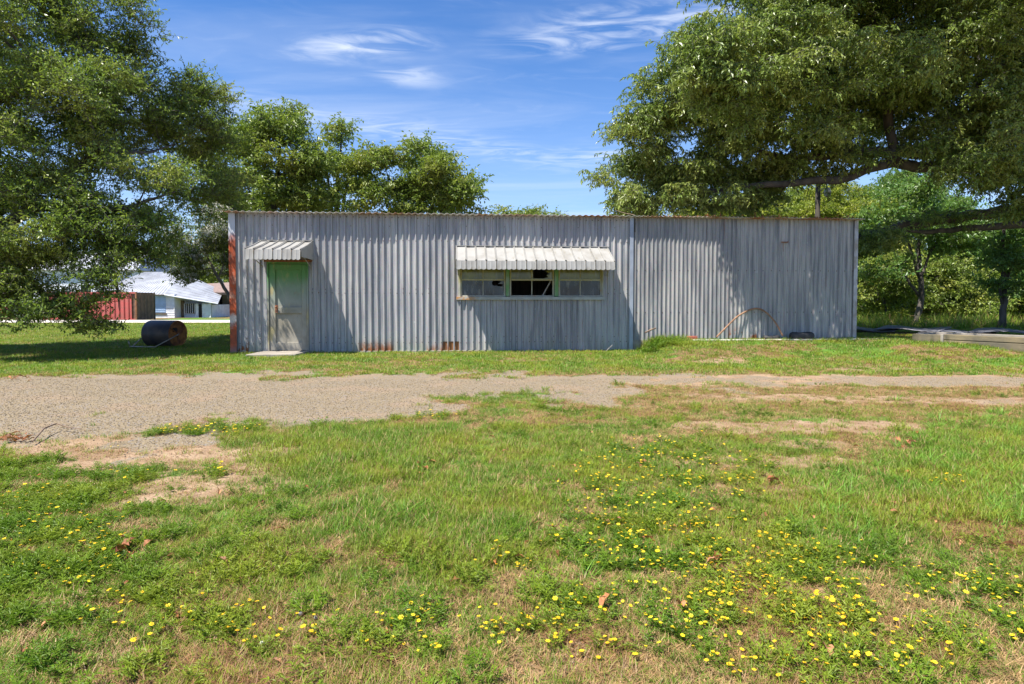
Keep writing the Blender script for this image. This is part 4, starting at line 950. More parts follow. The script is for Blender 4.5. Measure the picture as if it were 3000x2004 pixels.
# lawn roller
g = gnd(470, 1016); rd = math.atan2(-.2, .98); R = .355
c = at(482, 975, 16.6); rl_c = c; rl = empty('lawn_roller', (c.x, c.y, 0), rd, 'rusty dark steel lawn roller with pull handle on the grass', 'lawn roller')
hl = .42; n = 40
mb = MB(); vs = []
prof_ = [(-hl, R*.985), (-hl+.02, R), (hl-.02, R), (hl, R*.985)]
for (x, q) in prof_:
    for i in range(n): a = 2*math.pi*i/n; vs.append((x, q*math.cos(a), R+q*math.sin(a)))
mb.add(vs, [(j*n+i, (j+1)*n+i, (j+1)*n+(i+1) % n, j*n+(i+1) % n) for j in range(3) for i in range(n)]); mb.build('drum', M['drum'], rl, smooth=True)
for s in (-1, 1):
    mb = MB(); vs = []
    for (x, q) in ((hl, R*.985), (hl+.004, R*.95), (hl-.02, R*.90), (hl-.03, R*.3), (hl-.01, R*.25), (hl-.01, .0)):
        for i in range(n): a = 2*math.pi*i/n; vs.append((x*s, q*math.cos(a), R+q*math.sin(a)))
    mb.add(vs, [(j*n+i, (j+1)*n+i, (j+1)*n+(i+1) % n, j*n+(i+1) % n) for j in range(5) for i in range(n)]); e_ = mb.build('end_plate', M['drum_end'], rl, smooth=False)
    mb = MB(); mb.tube([(s*(hl-.01), 0, R), (s*(hl+.07), 0, R)], .035, 10); mb.build('axle', M['rust'], e_)
    mb = MB(); mb.box(min(s*(hl-.02), s*(hl+.0)), max(s*(hl-.02), s*(hl+.0)), -.17, -.03, R+.06, R+.16); mb.build('filler_opening', M['slot'], e_)
    mb = MB()
    for q in range(3):
        a = 2*math.pi*q/3+.5; mb.tube([(s*(hl-.005), .03*math.cos(a), R+.03*math.sin(a)), (s*(hl-.005), R*.8*math.cos(a), R+R*.8*math.sin(a))], .012, 5)
    mb.build('spoke', M['rust'], e_)
for s in (-1, 1):
    mb = MB(); mb.tube([(s*(hl+.055), 0, R), (s*(hl+.02), -.35, .22), (s*.34, -.72, .05)], .016, 8); mb.build('handle_arm', M['bar'], rl, smooth=True)
MB().tube([(-.40, -.74, .05), (.36, -.74, .05)], .016, 8).build('crossbar', M['bar'], rl, smooth=True)
MB().tube([(-.40, -.74, .05), (-.42, -.77, .20)], .016, 8).build('grip', M['bar'], rl, smooth=True)

# ------------------------------------------------------------------ distant left: road, container, houses, cars
def road():
    xs = np.linspace(-60, 30, 60); mb = MB(); vs = []
    for y, z in ((33.6, .0), (33.7, .05), (36.3, .055), (36.4, .0)):
        for x in xs: vs.append((x, y+.3*math.sin(x*.05), z+.045))
    m = len(xs); mb.add(vs, [(j*m+i, j*m+i+1, (j+1)*m+i+1, (j+1)*m+i) for j in range(3) for i in range(m-1)])
    tag(mb.build('concrete_road', simple('pale_concrete_road', (.62, .56, .48), (.52, .47, .40), 1.5, .9, 0, .2), None), 'pale concrete road crossing beyond the lawn at left', kind='structure')
road()
def container():
    c0 = at(400, 940, 37.5); r = empty('red_container', (c0.x, c0.y, .0), math.radians(2), 'faded red ribbed steel container with a brown end wall', 'container')
    Lc, Wc, H = 5.6, 2.0, 1.76; per = .28; n = int(Lc/per)
    for k in range(n):
        x = -Lc+k*per; mb = MB(); pts = [(x, 0), (x+.09, 0), (x+.13, .05), (x+.24, .05), (x+per, 0)]
        vs = [(a, b, z) for z in (.12, H-.1) for (a, b) in pts]; mb.add(vs, [(i, i+1, 5+i+1, 5+i) for i in range(4)]); mb.build('rib_panel', M['red_steel'], r)
    MB().box(-Lc, 0, -.02, .06, H-.10, H).build('top_rail', M['red_steel'], r); MB().box(-Lc, 0, -.02, .06, .02, .12).build('bottom_rail', M['red_steel'], r)
    MB().box(-.05, .03, -.03, .09, .0, H+.01).build('corner_post', M['rust'], r)
    MB().box(-Lc, -.06, .07, Wc, .05, H-.02).build('body', M['brown_steel'], r)
    c1 = 1.5; 
    for k in range(5): MB().box(-.02, .02, .10+k*.38, .45+k*.38, .06, H-.05).build('end_board', M['brown_steel'], r)
    MB().box(-.03, .04, 2.0, 2.08, .0, H).build('corner_post', M['dark_wood'], r)
container()
def lap_wall(x0, x1, z0, z1, y, mat, parent, step=.16, ops=()):
    """horizontal lap boards, each its own piece"""
    z = z0
    while z < z1-.01:
        zt = min(z+step, z1); segs = [(x0, x1)]
        for (a, b, c, d) in ops:
            if c < zt-.02 and d > z+.02:
                ns = []
                for s in segs:
                    if a > s[0]: ns.append((s[0], min(a, s[1])))
                    if b < s[1]: ns.append((max(b, s[0]), s[1]))
                segs = [q for q in ns if q[1]-q[0] > .02]
        for (a, b) in segs:
            MB().add([(a, y-.022, z), (b, y-.022, z), (b, y-.004, zt), (a, y-.004, zt), (a, y+.03, z), (b, y+.03, z), (b, y+.03, zt), (a, y+.03, zt)], [(0,1,2,3),(1,5,6,2),(4,0,3,7),(0,4,5,1),(3,2,6,7)]).build('siding_board', mat, parent)
        z = zt
def house():
    Y = 44; o = at(452, 931, Y); h = empty('white_cottage', (o.x, Y, .0), 0, 'white boarded cottage with a bright ribbed metal roof', 'house')
    s = Y/F; X = lambda px: (px-452)*s; Z = lambda py: (931-py)*s
    wA, wB = (X(455), X(487), Z(917), Z(866)), None
    lap_wall(X(452), X(512), 0, Z(862), 0, M['siding'], h, .17, (wA,))
    MB().box(wA[0], wA[1], -.02, .02, wA[2], wA[3]).build('shutter', M['siding_blue'], h)
    for k in range(8): MB().box(wA[0]+.03, wA[1]-.03, -.045, -.021, wA[2]+.06+k*.14, wA[2]+.13+k*.14).build('shutter_slat', M['siding_blue'], h)
    MB().box(wA[0]-.05, wA[1]+.05, -.07, .0, wA[2]-.09, wA[2]-.005).build('window_sill', M['dark_wood'], h)
    MB().box(X(230), X(452), .1, .2, 0, Z(862)).build('front_wall', M['siding'], h)
    MB().box(X(512)-.02, X(512)+.02, .04, 5, 0, Z(862)).build('side_wall', M['siding'], h)
    # main hip roof of ribbed sheets rising away
    eL, eR, ez = X(265), X(490), Z(863); tL, tR, tz, ty = X(330), X(445), Z(790), 4.0
    n = 24
    for k in range(n):
        a = k/n; b = (k+1)/n; mb = MB(); g = .02
        p0 = Vector((eL+(eR-eL)*a, -.3, ez)); p1 = Vector((eL+(eR-eL)*b, -.3, ez)); q0 = Vector((tL+(tR-tL)*a, ty, tz)); q1 = Vector((tL+(tR-tL)*b, ty, tz))
        up = Vector((0, -.012, .022)); mb.add([p0, p1, q1, q0], [(0,1,2,3)]); mb.add([p0, p0+up, q0+up, q0, p0+Vector((.05,0,0)), p0+up+Vector((.05,0,0)), q0+up+Vector((.05,0,0)), q0+Vector((.05,0,0))], [(0,1,2,3),(4,5,6,7),(1,5,6,2)])
        mb.build('roof_sheet', M['metal_roof'], h)
    # side slope running down to the right
    pts0 = [Vector((X(490), -.3, Z(863))), Vector((X(620), 1.0, Z(889))), Vector((X(560), 5.0, Z(850))), Vector((X(445), 4.0, Z(790)))]
    n = 16
    for k in range(n):
        a, b = k/n, (k+1)/n; p0 = pts0[0].lerp(pts0[3], a); p1 = pts0[0].lerp(pts0[3], b); q1 = pts0[1].lerp(pts0[2], b); q0 = pts0[1].lerp(pts0[2], a)
        up = Vector((0, 0, .012*(k % 2))); mb = MB(); mb.add([p0+up, p1+up, q1+up, q0+up], [(0,1,2,3)]); mb.build('roof_sheet', M['metal_roof'], h)
    MB().tube([pts0[0]+Vector((0,-.03,-.03)), pts0[1]+Vector((0,-.03,-.03))], .05, 6).build('eave_board', M['siding'], h)
    MB().tube([Vector((eL, -.33, ez-.03)), Vector((eR, -.33, ez-.03))], .04, 6).build('eave_board', M['dark_wood'], h)
    # porch wing: piers, dark opening, door, white wall
    y = .9
    lap_wall(X(520), X(600), 0, Z(889), y, M['siding'], h, .17, ((X(523), X(554), Z(918), Z(889)), (X(563), X(574), 0, Z(892))))
    MB().box(X(523), X(554), y+.05, y+.08, Z(918), Z(889)).build('window', M['opening'], h)
    for k in range(5): MB().box(X(526+k*6), X(526+k*6)+.03, y+.0, y+.04, Z(918), Z(889)).build('window_bar', M['siding'], h)
    MB().box(X(563), X(574), y+.03, y+.08, .0, Z(892)).build('door', M['opening'], h)
    MB().box(X(512), X(520), y-.1, y+.1, .0, Z(880)).build('porch_post', M['dark_wood'], h)
    MB().box(X(512), X(600), y+.12, 5, 0, Z(893)).build('rear_room', M['siding'], h)
house()
def house2():
    Y = 52; o = at(160, 928, Y); h = empty('white_house', (o.x, Y, .0), 0, 'tall white boarded house half hidden behind the left oak', 'house'); s = Y/F
    X = lambda px: (px-160)*s; Z = lambda py: (931-py)*s
    op = (X(240), X(270), Z(875), Z(843))
    lap_wall(X(100), X(400), 0, Z(800), 0, M['siding'], h, .24, (op,))
    f = MB().box(op[0]-.08, op[0], -.06, .03, op[2], op[3]).box(op[1], op[1]+.08, -.06, .03, op[2], op[3]).box(op[0]-.08, op[1]+.08, -.06, .03, op[3], op[3]+.1).box(op[0]-.08, op[1]+.08, -.06, .03, op[2]-.1, op[2]).build('window', M['siding'], h)
    MB().box(op[0], op[1], .02, .05, op[2], op[3]).build('pane', M['car_glass'], f)
    MB().box(X(100), X(400), .05, 6, 0, Z(800)).build('wall', M['siding'], h)
    MB().add([(X(90), -.4, Z(800)), (X(410), -.4, Z(800)), (X(380), 3.2, Z(735)), (X(120), 3.2, Z(735)), (X(90), 6.5, Z(800)), (X(410), 6.5, Z(800))], [(0,1,2,3),(3,2,5,4),(0,3,4),(1,5,2),(0,4,5,1)]).build('roof', M['metal_roof'], h)
house2()
def shelter():
    Y = 48; o = at(548, 929, Y); h = empty('brown_roofed_cabin', (o.x, Y, .0), 0, 'small tan cabin with brown roof and porch posts beside the myrtle', 'cabin'); s = Y/F
    X = lambda px: (px-548)*s; Z = lambda py: (930-py)*s
    MB().box(X(600), X(720), 1.2, 4.5, 0, Z(856)).build('wall', M['tan_wall'], h)
    for k in range(9): MB().box(X(600), X(720), 1.17, 1.2, k*.22+.02, k*.22+.20).build('siding_board', M['tan_wall'], h)
    for px in (612, 638, 700): MB().box(X(px), X(px)+.12, -.3, -.18, 0, Z(858)).build('porch_post', M['dark_wood'], h)
    w = MB().box(X(624), X(632), 1.12, 1.165, Z(895), Z(868)).build('window', M['opening'], h)
    MB().box(X(625), X(636), .1, .6, 0, .42).build('crate', M['opening'], h)
    MB().add([(X(548), -.5, Z(859)), (X(720), -.5, Z(859)), (X(740), 2.4, Z(822)), (X(556), 2.4, Z(832)), (X(548), 5, Z(859)), (X(720), 5, Z(859)), (X(548), -.5, Z(862)), (X(720), -.5, Z(862))], [(0,1,2,3),(3,2,5,4),(6,7,1,0),(0,3,4),(1,5,2)]).build('roof', M['shingle'], h)
    MB().box(X(548), X(720), -.46, -.36, Z(867), Z(862)).build('fascia', M['dark_wood'], h)
shelter()
def car(px0, px1, Y, paint, label):
    s = Y/F; Lc = (px1-px0)*s; o = at((px0+px1)/2, 930, Y); r = empty('parked_car', (o.x, Y, 0.0), 0, label, 'car'); h = Lc/2; k = Lc/4.5
    side = [(-h, .35*k), (-h, .75*k), (-h+.5*k, .88*k), (h-1.0*k, .88*k), (h-.15*k, .74*k), (h, .6*k), (h, .35*k)]
    b = MB().prism(side, 1, 0, 1.75*k).build('body', M[paint], r, bevel=.05)
    cab = [(-h+.55*k, .88*k), (-h+.95*k, 1.38*k), (h-1.95*k, 1.40*k), (h-1.15*k, .88*k)]
    MB().prism(cab, 1, .12*k, 1.63*k).build('cabin', M[paint], r, bevel=.05)
    MB().prism([(-h+.75*k, .92*k), (-h+1.05*k, 1.30*k), (-.15*k, 1.32*k), (-.15*k, .92*k)], 1, .105*k, .119*k).build('side_window', M['car_glass'], r)
    MB().prism([(-.05*k, .92*k), (-.05*k, 1.32*k), (h-2.0*k, 1.32*k), (h-1.42*k, .92*k)], 1, .105*k, .119*k).build('side_window', M['car_glass'], r)
    for sx in (-h+.85*k, h-.85*k):
        for yy in (-.02*k, 1.57*k):
            w = MB().tube([(sx, yy, .32*k), (sx, yy+.2*k, .32*k)], .32*k, 16).build('wheel', M['rubber'], r); MB().tube([(sx, yy-.01, .32*k), (sx, yy+.02, .32*k)], .18*k, 12).build('rim', M['bar'], w)
    MB().box(h-.06, h+.01, .15*k, .45*k, .55*k, .68*k).build('headlight', M['lamp_white'], r)
car(40, 196, 40, 'car_white', 'white parked car glimpsed under the left oak branches')
car(-150, 16, 41, 'car_red', 'red parked car cut by the left edge of the picture')

# ------------------------------------------------------------------ ground cover
def gleaf_mat(name, a, b, c, tr=.3, rough=.5, sc=1.3):
    n = NT(name); r = n.rand(); base = n.mix(r, a, b); base = n.mix(n.rng(n.noise(sc, n.pos, 4), .42, .64), base, c)
    hs = n.N.new('ShaderNodeHueSaturation'); n.L.new(base, hs.inputs['Color']); n.L.new(n.rng(n.noise(30, n.pos, 2), .3, .7, .7, 1.3), hs.inputs['Value'])
    return n.bsdf(hs.outputs[0], rough, 0, None, .35, (hs.outputs[0], tr))
M['grass'] = gleaf_mat('green_grass', (0.095, 0.20, 0.014), (0.20, 0.32, 0.026), (0.27, 0.33, 0.03), .4)
M['straw'] = gleaf_mat('dry_grass', (0.31, 0.19, 0.075), (0.43, 0.29, 0.135), (0.25, 0.13, 0.055), .2)
M['weed'] = gleaf_mat('weed_green', (0.10, 0.195, 0.012), (0.18, 0.29, 0.02), (0.25, 0.31, 0.025), .4)
M['crab'] = gleaf_mat('broad_grass_green', (0.14, 0.30, 0.03), (0.20, 0.36, 0.045), (0.17, 0.32, 0.035), .4)
M['petal'] = gleaf_mat('yellow_petal', (0.85, 0.62, 0.02), (0.90, 0.72, 0.04), (0.88, 0.55, 0.02), .3)
M['pebble'] = None
n = NT('gravel_stone'); M['pebble'] = n.bsdf(n.mix(n.rand(), (0.19, 0.148, 0.095), (0.29, 0.23, 0.148)), .9, 0, None, .3)
def blade(mb, p, an, l, w, lean, curl, m=0, seg=3):
    d = Vector((math.cos(an), math.sin(an), 0)); s = Vector((-d.y, d.x, 0)); vs = []; 
    for j in range(seg+1):
        t = j/seg; q = p + d*(lean*t + curl*t*t)*l + Vector((0, 0, 1))*l*(t - .35*curl*t*t); ww = w*(1-t**1.5)*.5
        if j == seg: vs.append(q)
        else: vs += [q-s*ww, q+s*ww]
    fs = [(2*j, 2*j+1, 2*j+3, 2*j+2) for j in range(seg-1)] + [(2*seg-2, 2*seg-1, 2*seg)]
    mb.add(vs, fs, m)
def tuft(name, n, R, l, w, seed, mats, mix=0.0, seg=3, leanr=(.1, .7), zf=1.0):
    r = random.Random(seed); mb = MB()
    for i in range(n):
        a = r.uniform(0, 6.28); q = R*math.sqrt(r.random()); p = Vector((math.cos(a)*q, math.sin(a)*q, -.004))
        blade(mb, p, r.uniform(0, 6.28), l*r.uniform(.45, 1.15)*zf, w*r.uniform(.7, 1.2), r.uniform(*leanr), r.uniform(.0, .8), 1 if r.random() < mix else 0, seg)
    return mb.mesh(name, mats)
def fern(name, seed, R=.06, n=18, big=1.0):
    r = random.Random(seed); mb = MB()
    for i in range(n):
        a = r.uniform(0, 6.28); el = r.uniform(.1, 1.1); d = Vector((math.cos(a)*math.cos(el), math.sin(a)*math.cos(el), math.sin(el))); st = Vector((math.cos(a), math.sin(a), 0))*R*.4*r.random(); L = R*r.uniform(.6, 1.2)
        for k in range(4):
            p = st + d*L*(k+1)/4
            for s in (-1, 1):
                dd = (d*.6 + d.cross(Vector((0, 0, 1))).normalized()*s*.8 + rvec(r)*.25).normalized(); leaf(mb, p, dd, (Vector((0, 0, 1))+rvec(r)*.4).normalized(), .021*big*r.uniform(.7, 1.3), .0055*big)
        leaf(mb, st+d*L, d, Vector((0, 0, 1)), .022*big, .006*big)
    return mb.mesh(name, [M['weed']])
def flower(name, seed):
    r = random.Random(seed); mb = MB(); h = r.uniform(.035, .075); top = Vector((r.uniform(-.015, .015), r.uniform(-.015, .015), h)); mb.tube([(0, 0, 0), top*.5+Vector((.003, 0, 0)), top], [.0012, .001, .0009], 3, 1, False)
    tl = Vector((r.uniform(-.35, .35), r.uniform(-.5, .1), 1)).normalized(); a0 = tl.cross(Vector((1, 0, 0))).normalized(); b0 = tl.cross(a0); R = r.uniform(.0085, .0125); npet = 6
    for i in range(npet):
        a = 6.283*i/npet; d = a0*math.cos(a)+b0*math.sin(a); s = tl.cross(d); c1 = top+d*R*.55; 
        mb.add([top, c1+s*R*.42, top+d*R+s*R*.25+tl*.001, top+d*R-s*R*.25+tl*.001, c1-s*R*.42], [(0, 1, 2, 3, 4)], 0)
    mb.tube([top+tl*.0005, top+tl*.003], [R*.3, R*.2], 6, 2)
    return mb.mesh(name, [M['petal'], M['weed'], simple('flower_eye', (.7, .38, .02), (.6, .3, .02), 5, .8, 0, 0) if seed == 200 else bpy.data.materials['flower_eye']])
V['grass'] = variants('grass_tufts', [tuft('grass_tuft', 26, .05, .05, .0034, 300+s, [M['grass'], M['straw']], .12) for s in range(7)])
V['grassfar'] = variants('grass_far', [tuft('grass_tuft', 30, .10, .05, .008, 320+s, [M['grass'], M['straw']], .15, 2) for s in range(5)])
V['straw'] = variants('straw_tufts', [tuft('straw_tuft', 30, .055, .040, .0028, 340+s, [M['straw'], M['grass']], .18, 2, (.6, 2.6), .55) for s in range(5)])
V['weed'] = variants('weeds', [fern('weed', 360+s) for s in range(5)])
V['flower'] = variants('flowers', [flower('flower', 200+s) for s in range(6)])
V['crab'] = variants('crabgrass', [tuft('broad_grass', 22, .03, .12, .0065, 380+s, [M['crab']], 0, 4, (.5, 1.6)) for s in range(5)])
V['tall'] = variants('tallweeds', [tuft('tall_grass', 22, .10, .26, .008, 390+s, [M['grass'], M['straw']], .15, 4, (.0, .5)) for s in range(4)])
V['peb'] = []
def pebble(seed):
    r = random.Random(seed); mb = MB(); n = 5; vs = [(0, 0, -.5)]
    for z, q in ((-.1, 1), (.45, .7)):
        for i in range(n): a = 6.283*i/n+z; k = q*r.uniform(.7, 1.2); vs.append((math.cos(a)*k*.6, math.sin(a)*k*.5, z*r.uniform(.7, 1.2)*.6))
    vs.append((0, 0, .38)); f = [(0, 1+(i+1) % n, 1+i) for i in range(n)] + [(1+i, 1+(i+1) % n, 1+n+(i+1) % n, 1+n+i) for i in range(n)] + [(1+n+i, 1+n+(i+1) % n, 1+2*n) for i in range(n)]
    return mb.add(vs, f).mesh('pebble', [M['pebble']])
V['peb'] = variants('pebbles', [pebble(s) for s in range(5)])

rn = np.random.RandomState(11)
def cand(n, y0, y1, k=1.0, margin=.9):
    """points over the ground the view covers, density ~ 1/y^k"""
    u = rn.rand(n); 
    if abs(k-2) < 1e-6: y = y0*(y1/y0)**u
    else: e = 2-k; y = (y0**e + u*(y1**e-y0**e))**(1/e)
    hw = y*.8335 + margin; x = rn.uniform(-1, 1, n)*hw; return x, y
def indoors(x, y):
    lx, ly = local(x, y); return (lx > -.04) & (lx < XE+.02) & (ly > -.055) & (ly < 6.1)
def onstep(x, y):
    lx, ly = local(x, y); return (lx > s0-.10) & (lx < s1+.02) & (ly > -1.03) & (ly < 0)
def put(name, x, y, coll, smin, smax, label, tilt=.15, sc=None, dz=0.0):
    ok = ~indoors(x, y) & ~onstep(x, y); x = x[ok]; y = y[ok]; n = len(x); z = height(x, y)+dz
    rot = np.stack([rn.uniform(-tilt, tilt, n), rn.uniform(-tilt, tilt, n), rn.uniform(0, 6.283, n)], -1); s = rn.uniform(smin, smax, n)
    if sc is not None: s = s*sc[ok]
    o = scatter(name, np.stack([x, y, z], -1), rot, s, rn.randint(0, len(coll.objects), n), coll); tag(o, label, kind='stuff'); print(name, n); return o
# near lawn
x, y = cand(74000, 1.75, 9.8, 1.5); g, bare, dry, lush, gr, px, py = masks(x, y)
p = gr*(1-.93*dry)*(.55+.45*lush); keep = rn.rand(len(x)) < np.clip(p, 0.015*(1-g), 1)
sz = (.75+.55*lush+.03*y)
put('lawn_grass', x[keep], y[keep], V['grass'], .7, 1.25, 'short patchy green grass of the near lawn', .2, sz[keep])
x, y = cand(44000, 1.75, 9.8, 1.6); g, bare, dry, lush, gr, px, py = masks(x, y)
p = gr*(.12+.88*dry)+.05*(1-g); keep = rn.rand(len(x)) < p
put('dry_grass', x[keep], y[keep], V['straw'], .8, 1.4, 'straw coloured dead grass among the green lawn', .2, (1+.03*y)[keep])
x, y = cand(26000, 1.75, 9.6, 1.4); g, bare, dry, lush, gr, px, py = masks(x, y)
wn = .35*fbm(x*2.2+11, y*2.2, 4)+.65*(.6*vn(x*8, y*8+3, 2)+.4*vn(x*17, y*17, 5)); left = sst(px, 620, 300)*sst(py, 1310, 1400); low = sst(py, 1420, 1600)
p = gr*np.clip(sst(wn, .50, .57)*(.35+.65*np.maximum(left, low)) - .5*lush, 0, 1)+.8*left*gr*sst(wn, .46, .54); keep = rn.rand(len(x)) < p*(.36+.34*left)*(1-.8*dry)
put('lawn_weeds', x[keep], y[keep], V['weed'], .6, 1.2, 'low ferny green weeds spread through the lawn', .25, (1+.02*y)[keep])
# flowers
x, y = cand(30000, 1.75, 8.5, 1.5); g, bare, dry, lush, gr, px, py = masks(x, y)
def reg(cx, cy, rx, ry, s): return s*sst(np.sqrt(((px-cx)/rx)**2+((py-cy)/ry)**2), 1.15, .5)
p = np.zeros_like(x)
for q in ((1950,1400,330,120,.55), (1900,1580,330,120,.75), (2250,1700,420,160,.55), (1900,1830,420,140,.7), (2450,1900,500,120,.55), (1450,1640,150,60,.3), (150,1620,280,120,.5), (120,1480,260,60,.4), (420,1820,240,90,.22), (800,1830,260,80,.25), (1300,1850,300,90,.35),
          (600,1262,170,16,2.4), (1260,1225,120,9,1.2), (400,1400,120,20,.5), (620,1385,60,14,1.0), (2780,1420,60,14,1.2), (2800,1800,300,150,.35), (350,1310,100,10,.5)): p = np.maximum(p, reg(*q))
cl = .2+.8*sst(.5*vn(x*5, y*5, 1)+.5*vn(x*11, y*11, 6), .46, .60); keep = rn.rand(len(x)) < p*cl*1.3*np.clip(gr+.3, 0, 1)
put('yellow_flowers', x[keep], y[keep], V['flower'], .5, .9, 'small yellow flowers dotted over the near lawn', .2, (1+.03*y)[keep])
kk = keep & (rn.rand(len(x)) < .5*(1-.5*dry)); x2 = x[kk]+rn.uniform(-.02, .02, kk.sum()); y2 = y[kk]+rn.uniform(-.02, .02, kk.sum())
put('flower_foliage', x2, y2, V['weed'], .6, 1.1, 'ferny green foliage below the yellow flowers', .25, (1+.02*y2))
# broad grass clumps
x, y = cand(5200, 1.9, 8.5, 1.3); g, bare, dry, lush, gr, px, py = masks(x, y); p = np.maximum.reduce([reg(2900,1400,330,190,.9), reg(2550,1440,220,80,.4), reg(2450,1560,200,70,.5), reg(1750,1700,80,50,.35), reg(1000,1770,120,60,.2), np.full_like(x, .006), reg(950,1480,400,180,.06)])
keep = rn.rand(len(x)) < p*gr
put('broad_grass', x[keep], y[keep], V['crab'], .5, 1.0, 'bright broad bladed grass clumps in the lawn', .2)
# lawn beyond the drive
x, y = cand(52000, 8.9, 34, 1.15, 2.0); g, bare, dry, lush, gr, px, py = masks(x, y); keep = (rn.rand(len(x)) < gr*(1-.45*dry)) & ((py < 1125) | (px > 1750)) & ~((y > 33) & (y < 37))
put('far_lawn_grass', x[keep], y[keep], V['grassfar'], .7, 1.2, 'short green grass between the drive and shed', .2, (.75+.035*y)[keep])
x, y = cand(16000, 8.6, 20, 1.1, 1.5); g, bare, dry, lush, gr, px, py = masks(x, y); keep = (rn.rand(len(x)) < gr*(.05+.8*dry)) & ((py < 1125) | (px > 1750))
put('far_dry_grass', x[keep], y[keep], V['straw'], 1.3, 2.2, 'straw coloured grass between drive and shed', .2)
# weeds on the bank beside the seam and along the walls
def strip_pts(n, a, b, c, d):
    lx = rn.uniform(a, b, n); ly = rn.uniform(c, d, n); p = [L2W(float(u), float(v), 0) for u, v in zip(lx, ly)]; return np.array([q.x for q in p]), np.array([q.y for q in p])
x, y = strip_pts(75, XJ+.1, XJ+1.4, -.6, -.08); put('tall_weeds', x, y, V['tall'], .45, .95, 'tall yellow green weeds on the bank by the shed seam', .25)
x, y = strip_pts(260, XJ+.05, XE+.6, -.5, -.03); put('wall_weeds', x, y, V['tall'], .2, .42, 'weeds growing along the foot of the right wall', .3)
x, y = strip_pts(170, .0, XJ, -.28, -.06); put('footing_weeds', x, y, V['tall'], .14, .3, 'small weeds along the foot of the left wall', .4)
x, y = strip_pts(70, XJ+.1, XJ+1.0, -1.2, -.3); put('bank_weeds', x, y, V['weed'], 1.2, 2.4, 'dark leafy weeds on the bank beside the shed', .3)
a_ = rn.rand(90)*6.283; rx_ = np.cos(a_)*.52; ry_ = np.sin(a_)*.42-.02; cs, sn = math.cos(rd), math.sin(rd)
put('roller_weeds', rl_c.x+rx_*cs-ry_*sn, rl_c.y+rx_*sn+ry_*cs, V['tall'], .18, .4, 'longer grass grown up round the lawn roller', .3)
t_ = rn.rand(110)*Ln; w_2 = rn.uniform(-.12, -.02, 110); put('trough_weeds', pf.location.x+t_*math.cos(an_t)-w_2*math.sin(an_t), pf.location.y+t_*math.sin(an_t)+w_2*math.cos(an_t), V['tall'], .2, .45, 'longer grass along the front of the concrete trough', .3)
# gravel stones
x, y = cand(60000, 4.4, 9.9, 1.2, 1.5); g, bare, dry, lush, gr, px, py = masks(x, y); keep = rn.rand(len(x)) < np.clip(g + .12*bare, 0, 1)*(py < 1340)
put('gravel', x[keep], y[keep], V['peb'], .005, .015, 'loose grey gravel stones on the drive', 1.0, None, .002)
# hedge base greenery under the right woods
x = rn.uniform(8.5, 24, 900); y = rn.uniform(20, 27, 900); put('underbrush', x, y, V['tall'], 1.0, 2.4, 'rough green undergrowth at the edge of the woods', .3)

# fallen leaves, twigs and stones on the lawn
def fallen(seed):
    r = random.Random(seed); mb = MB(); n = 7; L = .11; vs = []
    for j in range(n):
        t = j/(n-1); w = .028*math.sin(math.pi*min(t*1.05, 1))**.7*(1 if j % 2 else .62)*r.uniform(.8, 1.2); z = .018*math.sin(t*3.1)+.008
        vs += [(t*L, -w, z+.012*r.random()+w*.5), (t*L, 0, z), (t*L, w, z+.012*r.random()+w*.5)]
    mb.add(vs, [(3*j+k, 3*j+k+1, 3*j+k+4, 3*j+k+3) for j in range(n-1) for k in (0, 1)]); mb.tube([(-.03, 0, .003), (0, 0, .008)], .0012, 3)
    return mb.mesh('fallen_leaf', [M['fallen']])
FM = [fallen(s) for s in range(5)]; rr = random.Random(21)
def drop(px, py, s, label, group, dz=.018):
    g = gnd(px, py); o = bpy.data.objects.new('fallen_leaf', rr.choice(FM)); COL.objects.link(o); h = float(height(np.array([g.x]), np.array([g.y]))[0])
    o.location = (g.x, g.y, h+dz); o.rotation_euler = (rr.uniform(-.5, .5), rr.uniform(-.5, .5), rr.uniform(0, 6.28)); o.scale = (s, s, s); tag(o, label, 'leaf', group)
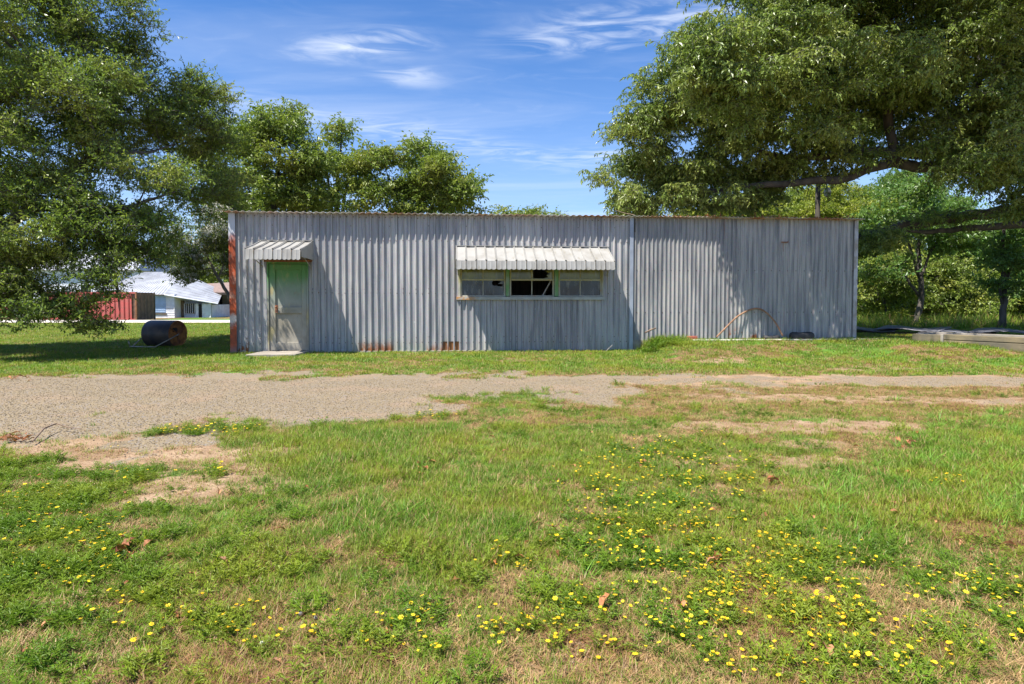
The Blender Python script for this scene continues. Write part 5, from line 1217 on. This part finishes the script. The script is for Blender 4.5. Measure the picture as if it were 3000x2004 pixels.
for (cx, cy, rx, ry, n, lb) in ((365,1620,45,22,14,'dry brown leaf in the small heap on the left lawn'), (45,1287,55,14,26,'dry brown leaf in the heap at the drive edge'), (2270,1420,40,10,5,'dry brown leaf in the cluster of the right middle lawn'), (2660,1310,50,12,6,'dry brown leaf in the cluster below the right track'), (1880,1375,30,10,4,'dry brown leaf beside the flowers in the middle lawn'), (60,1110,60,4,8,'dry brown leaf on the far edge of the drive'), (1240,1378,35,10,5,'dry brown leaf in the grass of the middle lawn')):
    for i in range(n): drop(cx+rr.gauss(0, .5)*rx, cy+rr.gauss(0, .5)*ry, rr.uniform(.4, .8), lb, lb.replace('dry brown leaf', 'dry brown leaves'))
for (px, py, lb) in ((1985,1790,'single orange brown leaf lying among the lower right flowers'), (2105,1640,'curled orange leaf in the grass above the lower right flowers'), (2410,1910,'orange leaf near the bottom right of the lawn'), (1880,1590,'pale brown leaf beside the upper flowers'), (1760,1800,'dark brown leaf on bare straw at the lower middle')):
    drop(px, py, .75, lb, None, .02)
for i in range(70):
    drop(rr.uniform(1500, 3000), rr.uniform(1200, 1700), rr.uniform(.25, .55), 'small dry brown leaf scattered in the right half of the lawn', 'small leaves scattered on the right lawn')
for i in range(34):
    drop(rr.uniform(0, 1500), rr.uniform(1280, 1950), rr.uniform(.25, .5), 'small dry brown leaf scattered in the left half of the lawn', 'small leaves scattered on the left lawn')
tw = [gnd(95, 1300), gnd(130, 1270), gnd(165, 1256), gnd(200, 1258), gnd(240, 1262)]
o = MB().tube([p+Vector((0, 0, .02+.03*(i in (1, 2)))) for i, p in enumerate(tw)], [.009, .008, .007, .006, .003], 6).build('fallen_branch', M['stick'], None); tag(o, 'thin grey fallen branch lying on the drive edge', 'branch')
a = wl(1760, 1030); o = MB().tube([L2W(a[0], -.5, .02), L2W(a[0]+.25, -.2, .16)], .008, 5).build('leaning_rod', M['bar'], None); tag(o, 'thin pale rod leaning at the foot of the wall below the windows', 'rod')
for i, (px, py, sz_, lb) in enumerate(((768, 1888, .022, 'small white stone in the lower left lawn'), (880,1802,.024,'pale pebble on the bare patch of the lower lawn'), (925,1812,.02,'grey pebble on the bare patch beside the pale one'))):
    rock(px, py, sz_, 30+i, lb, 'board' if i == 0 else 'concrete', .6, .005, 'small_stone', 'stone')
print('sprays', tot)
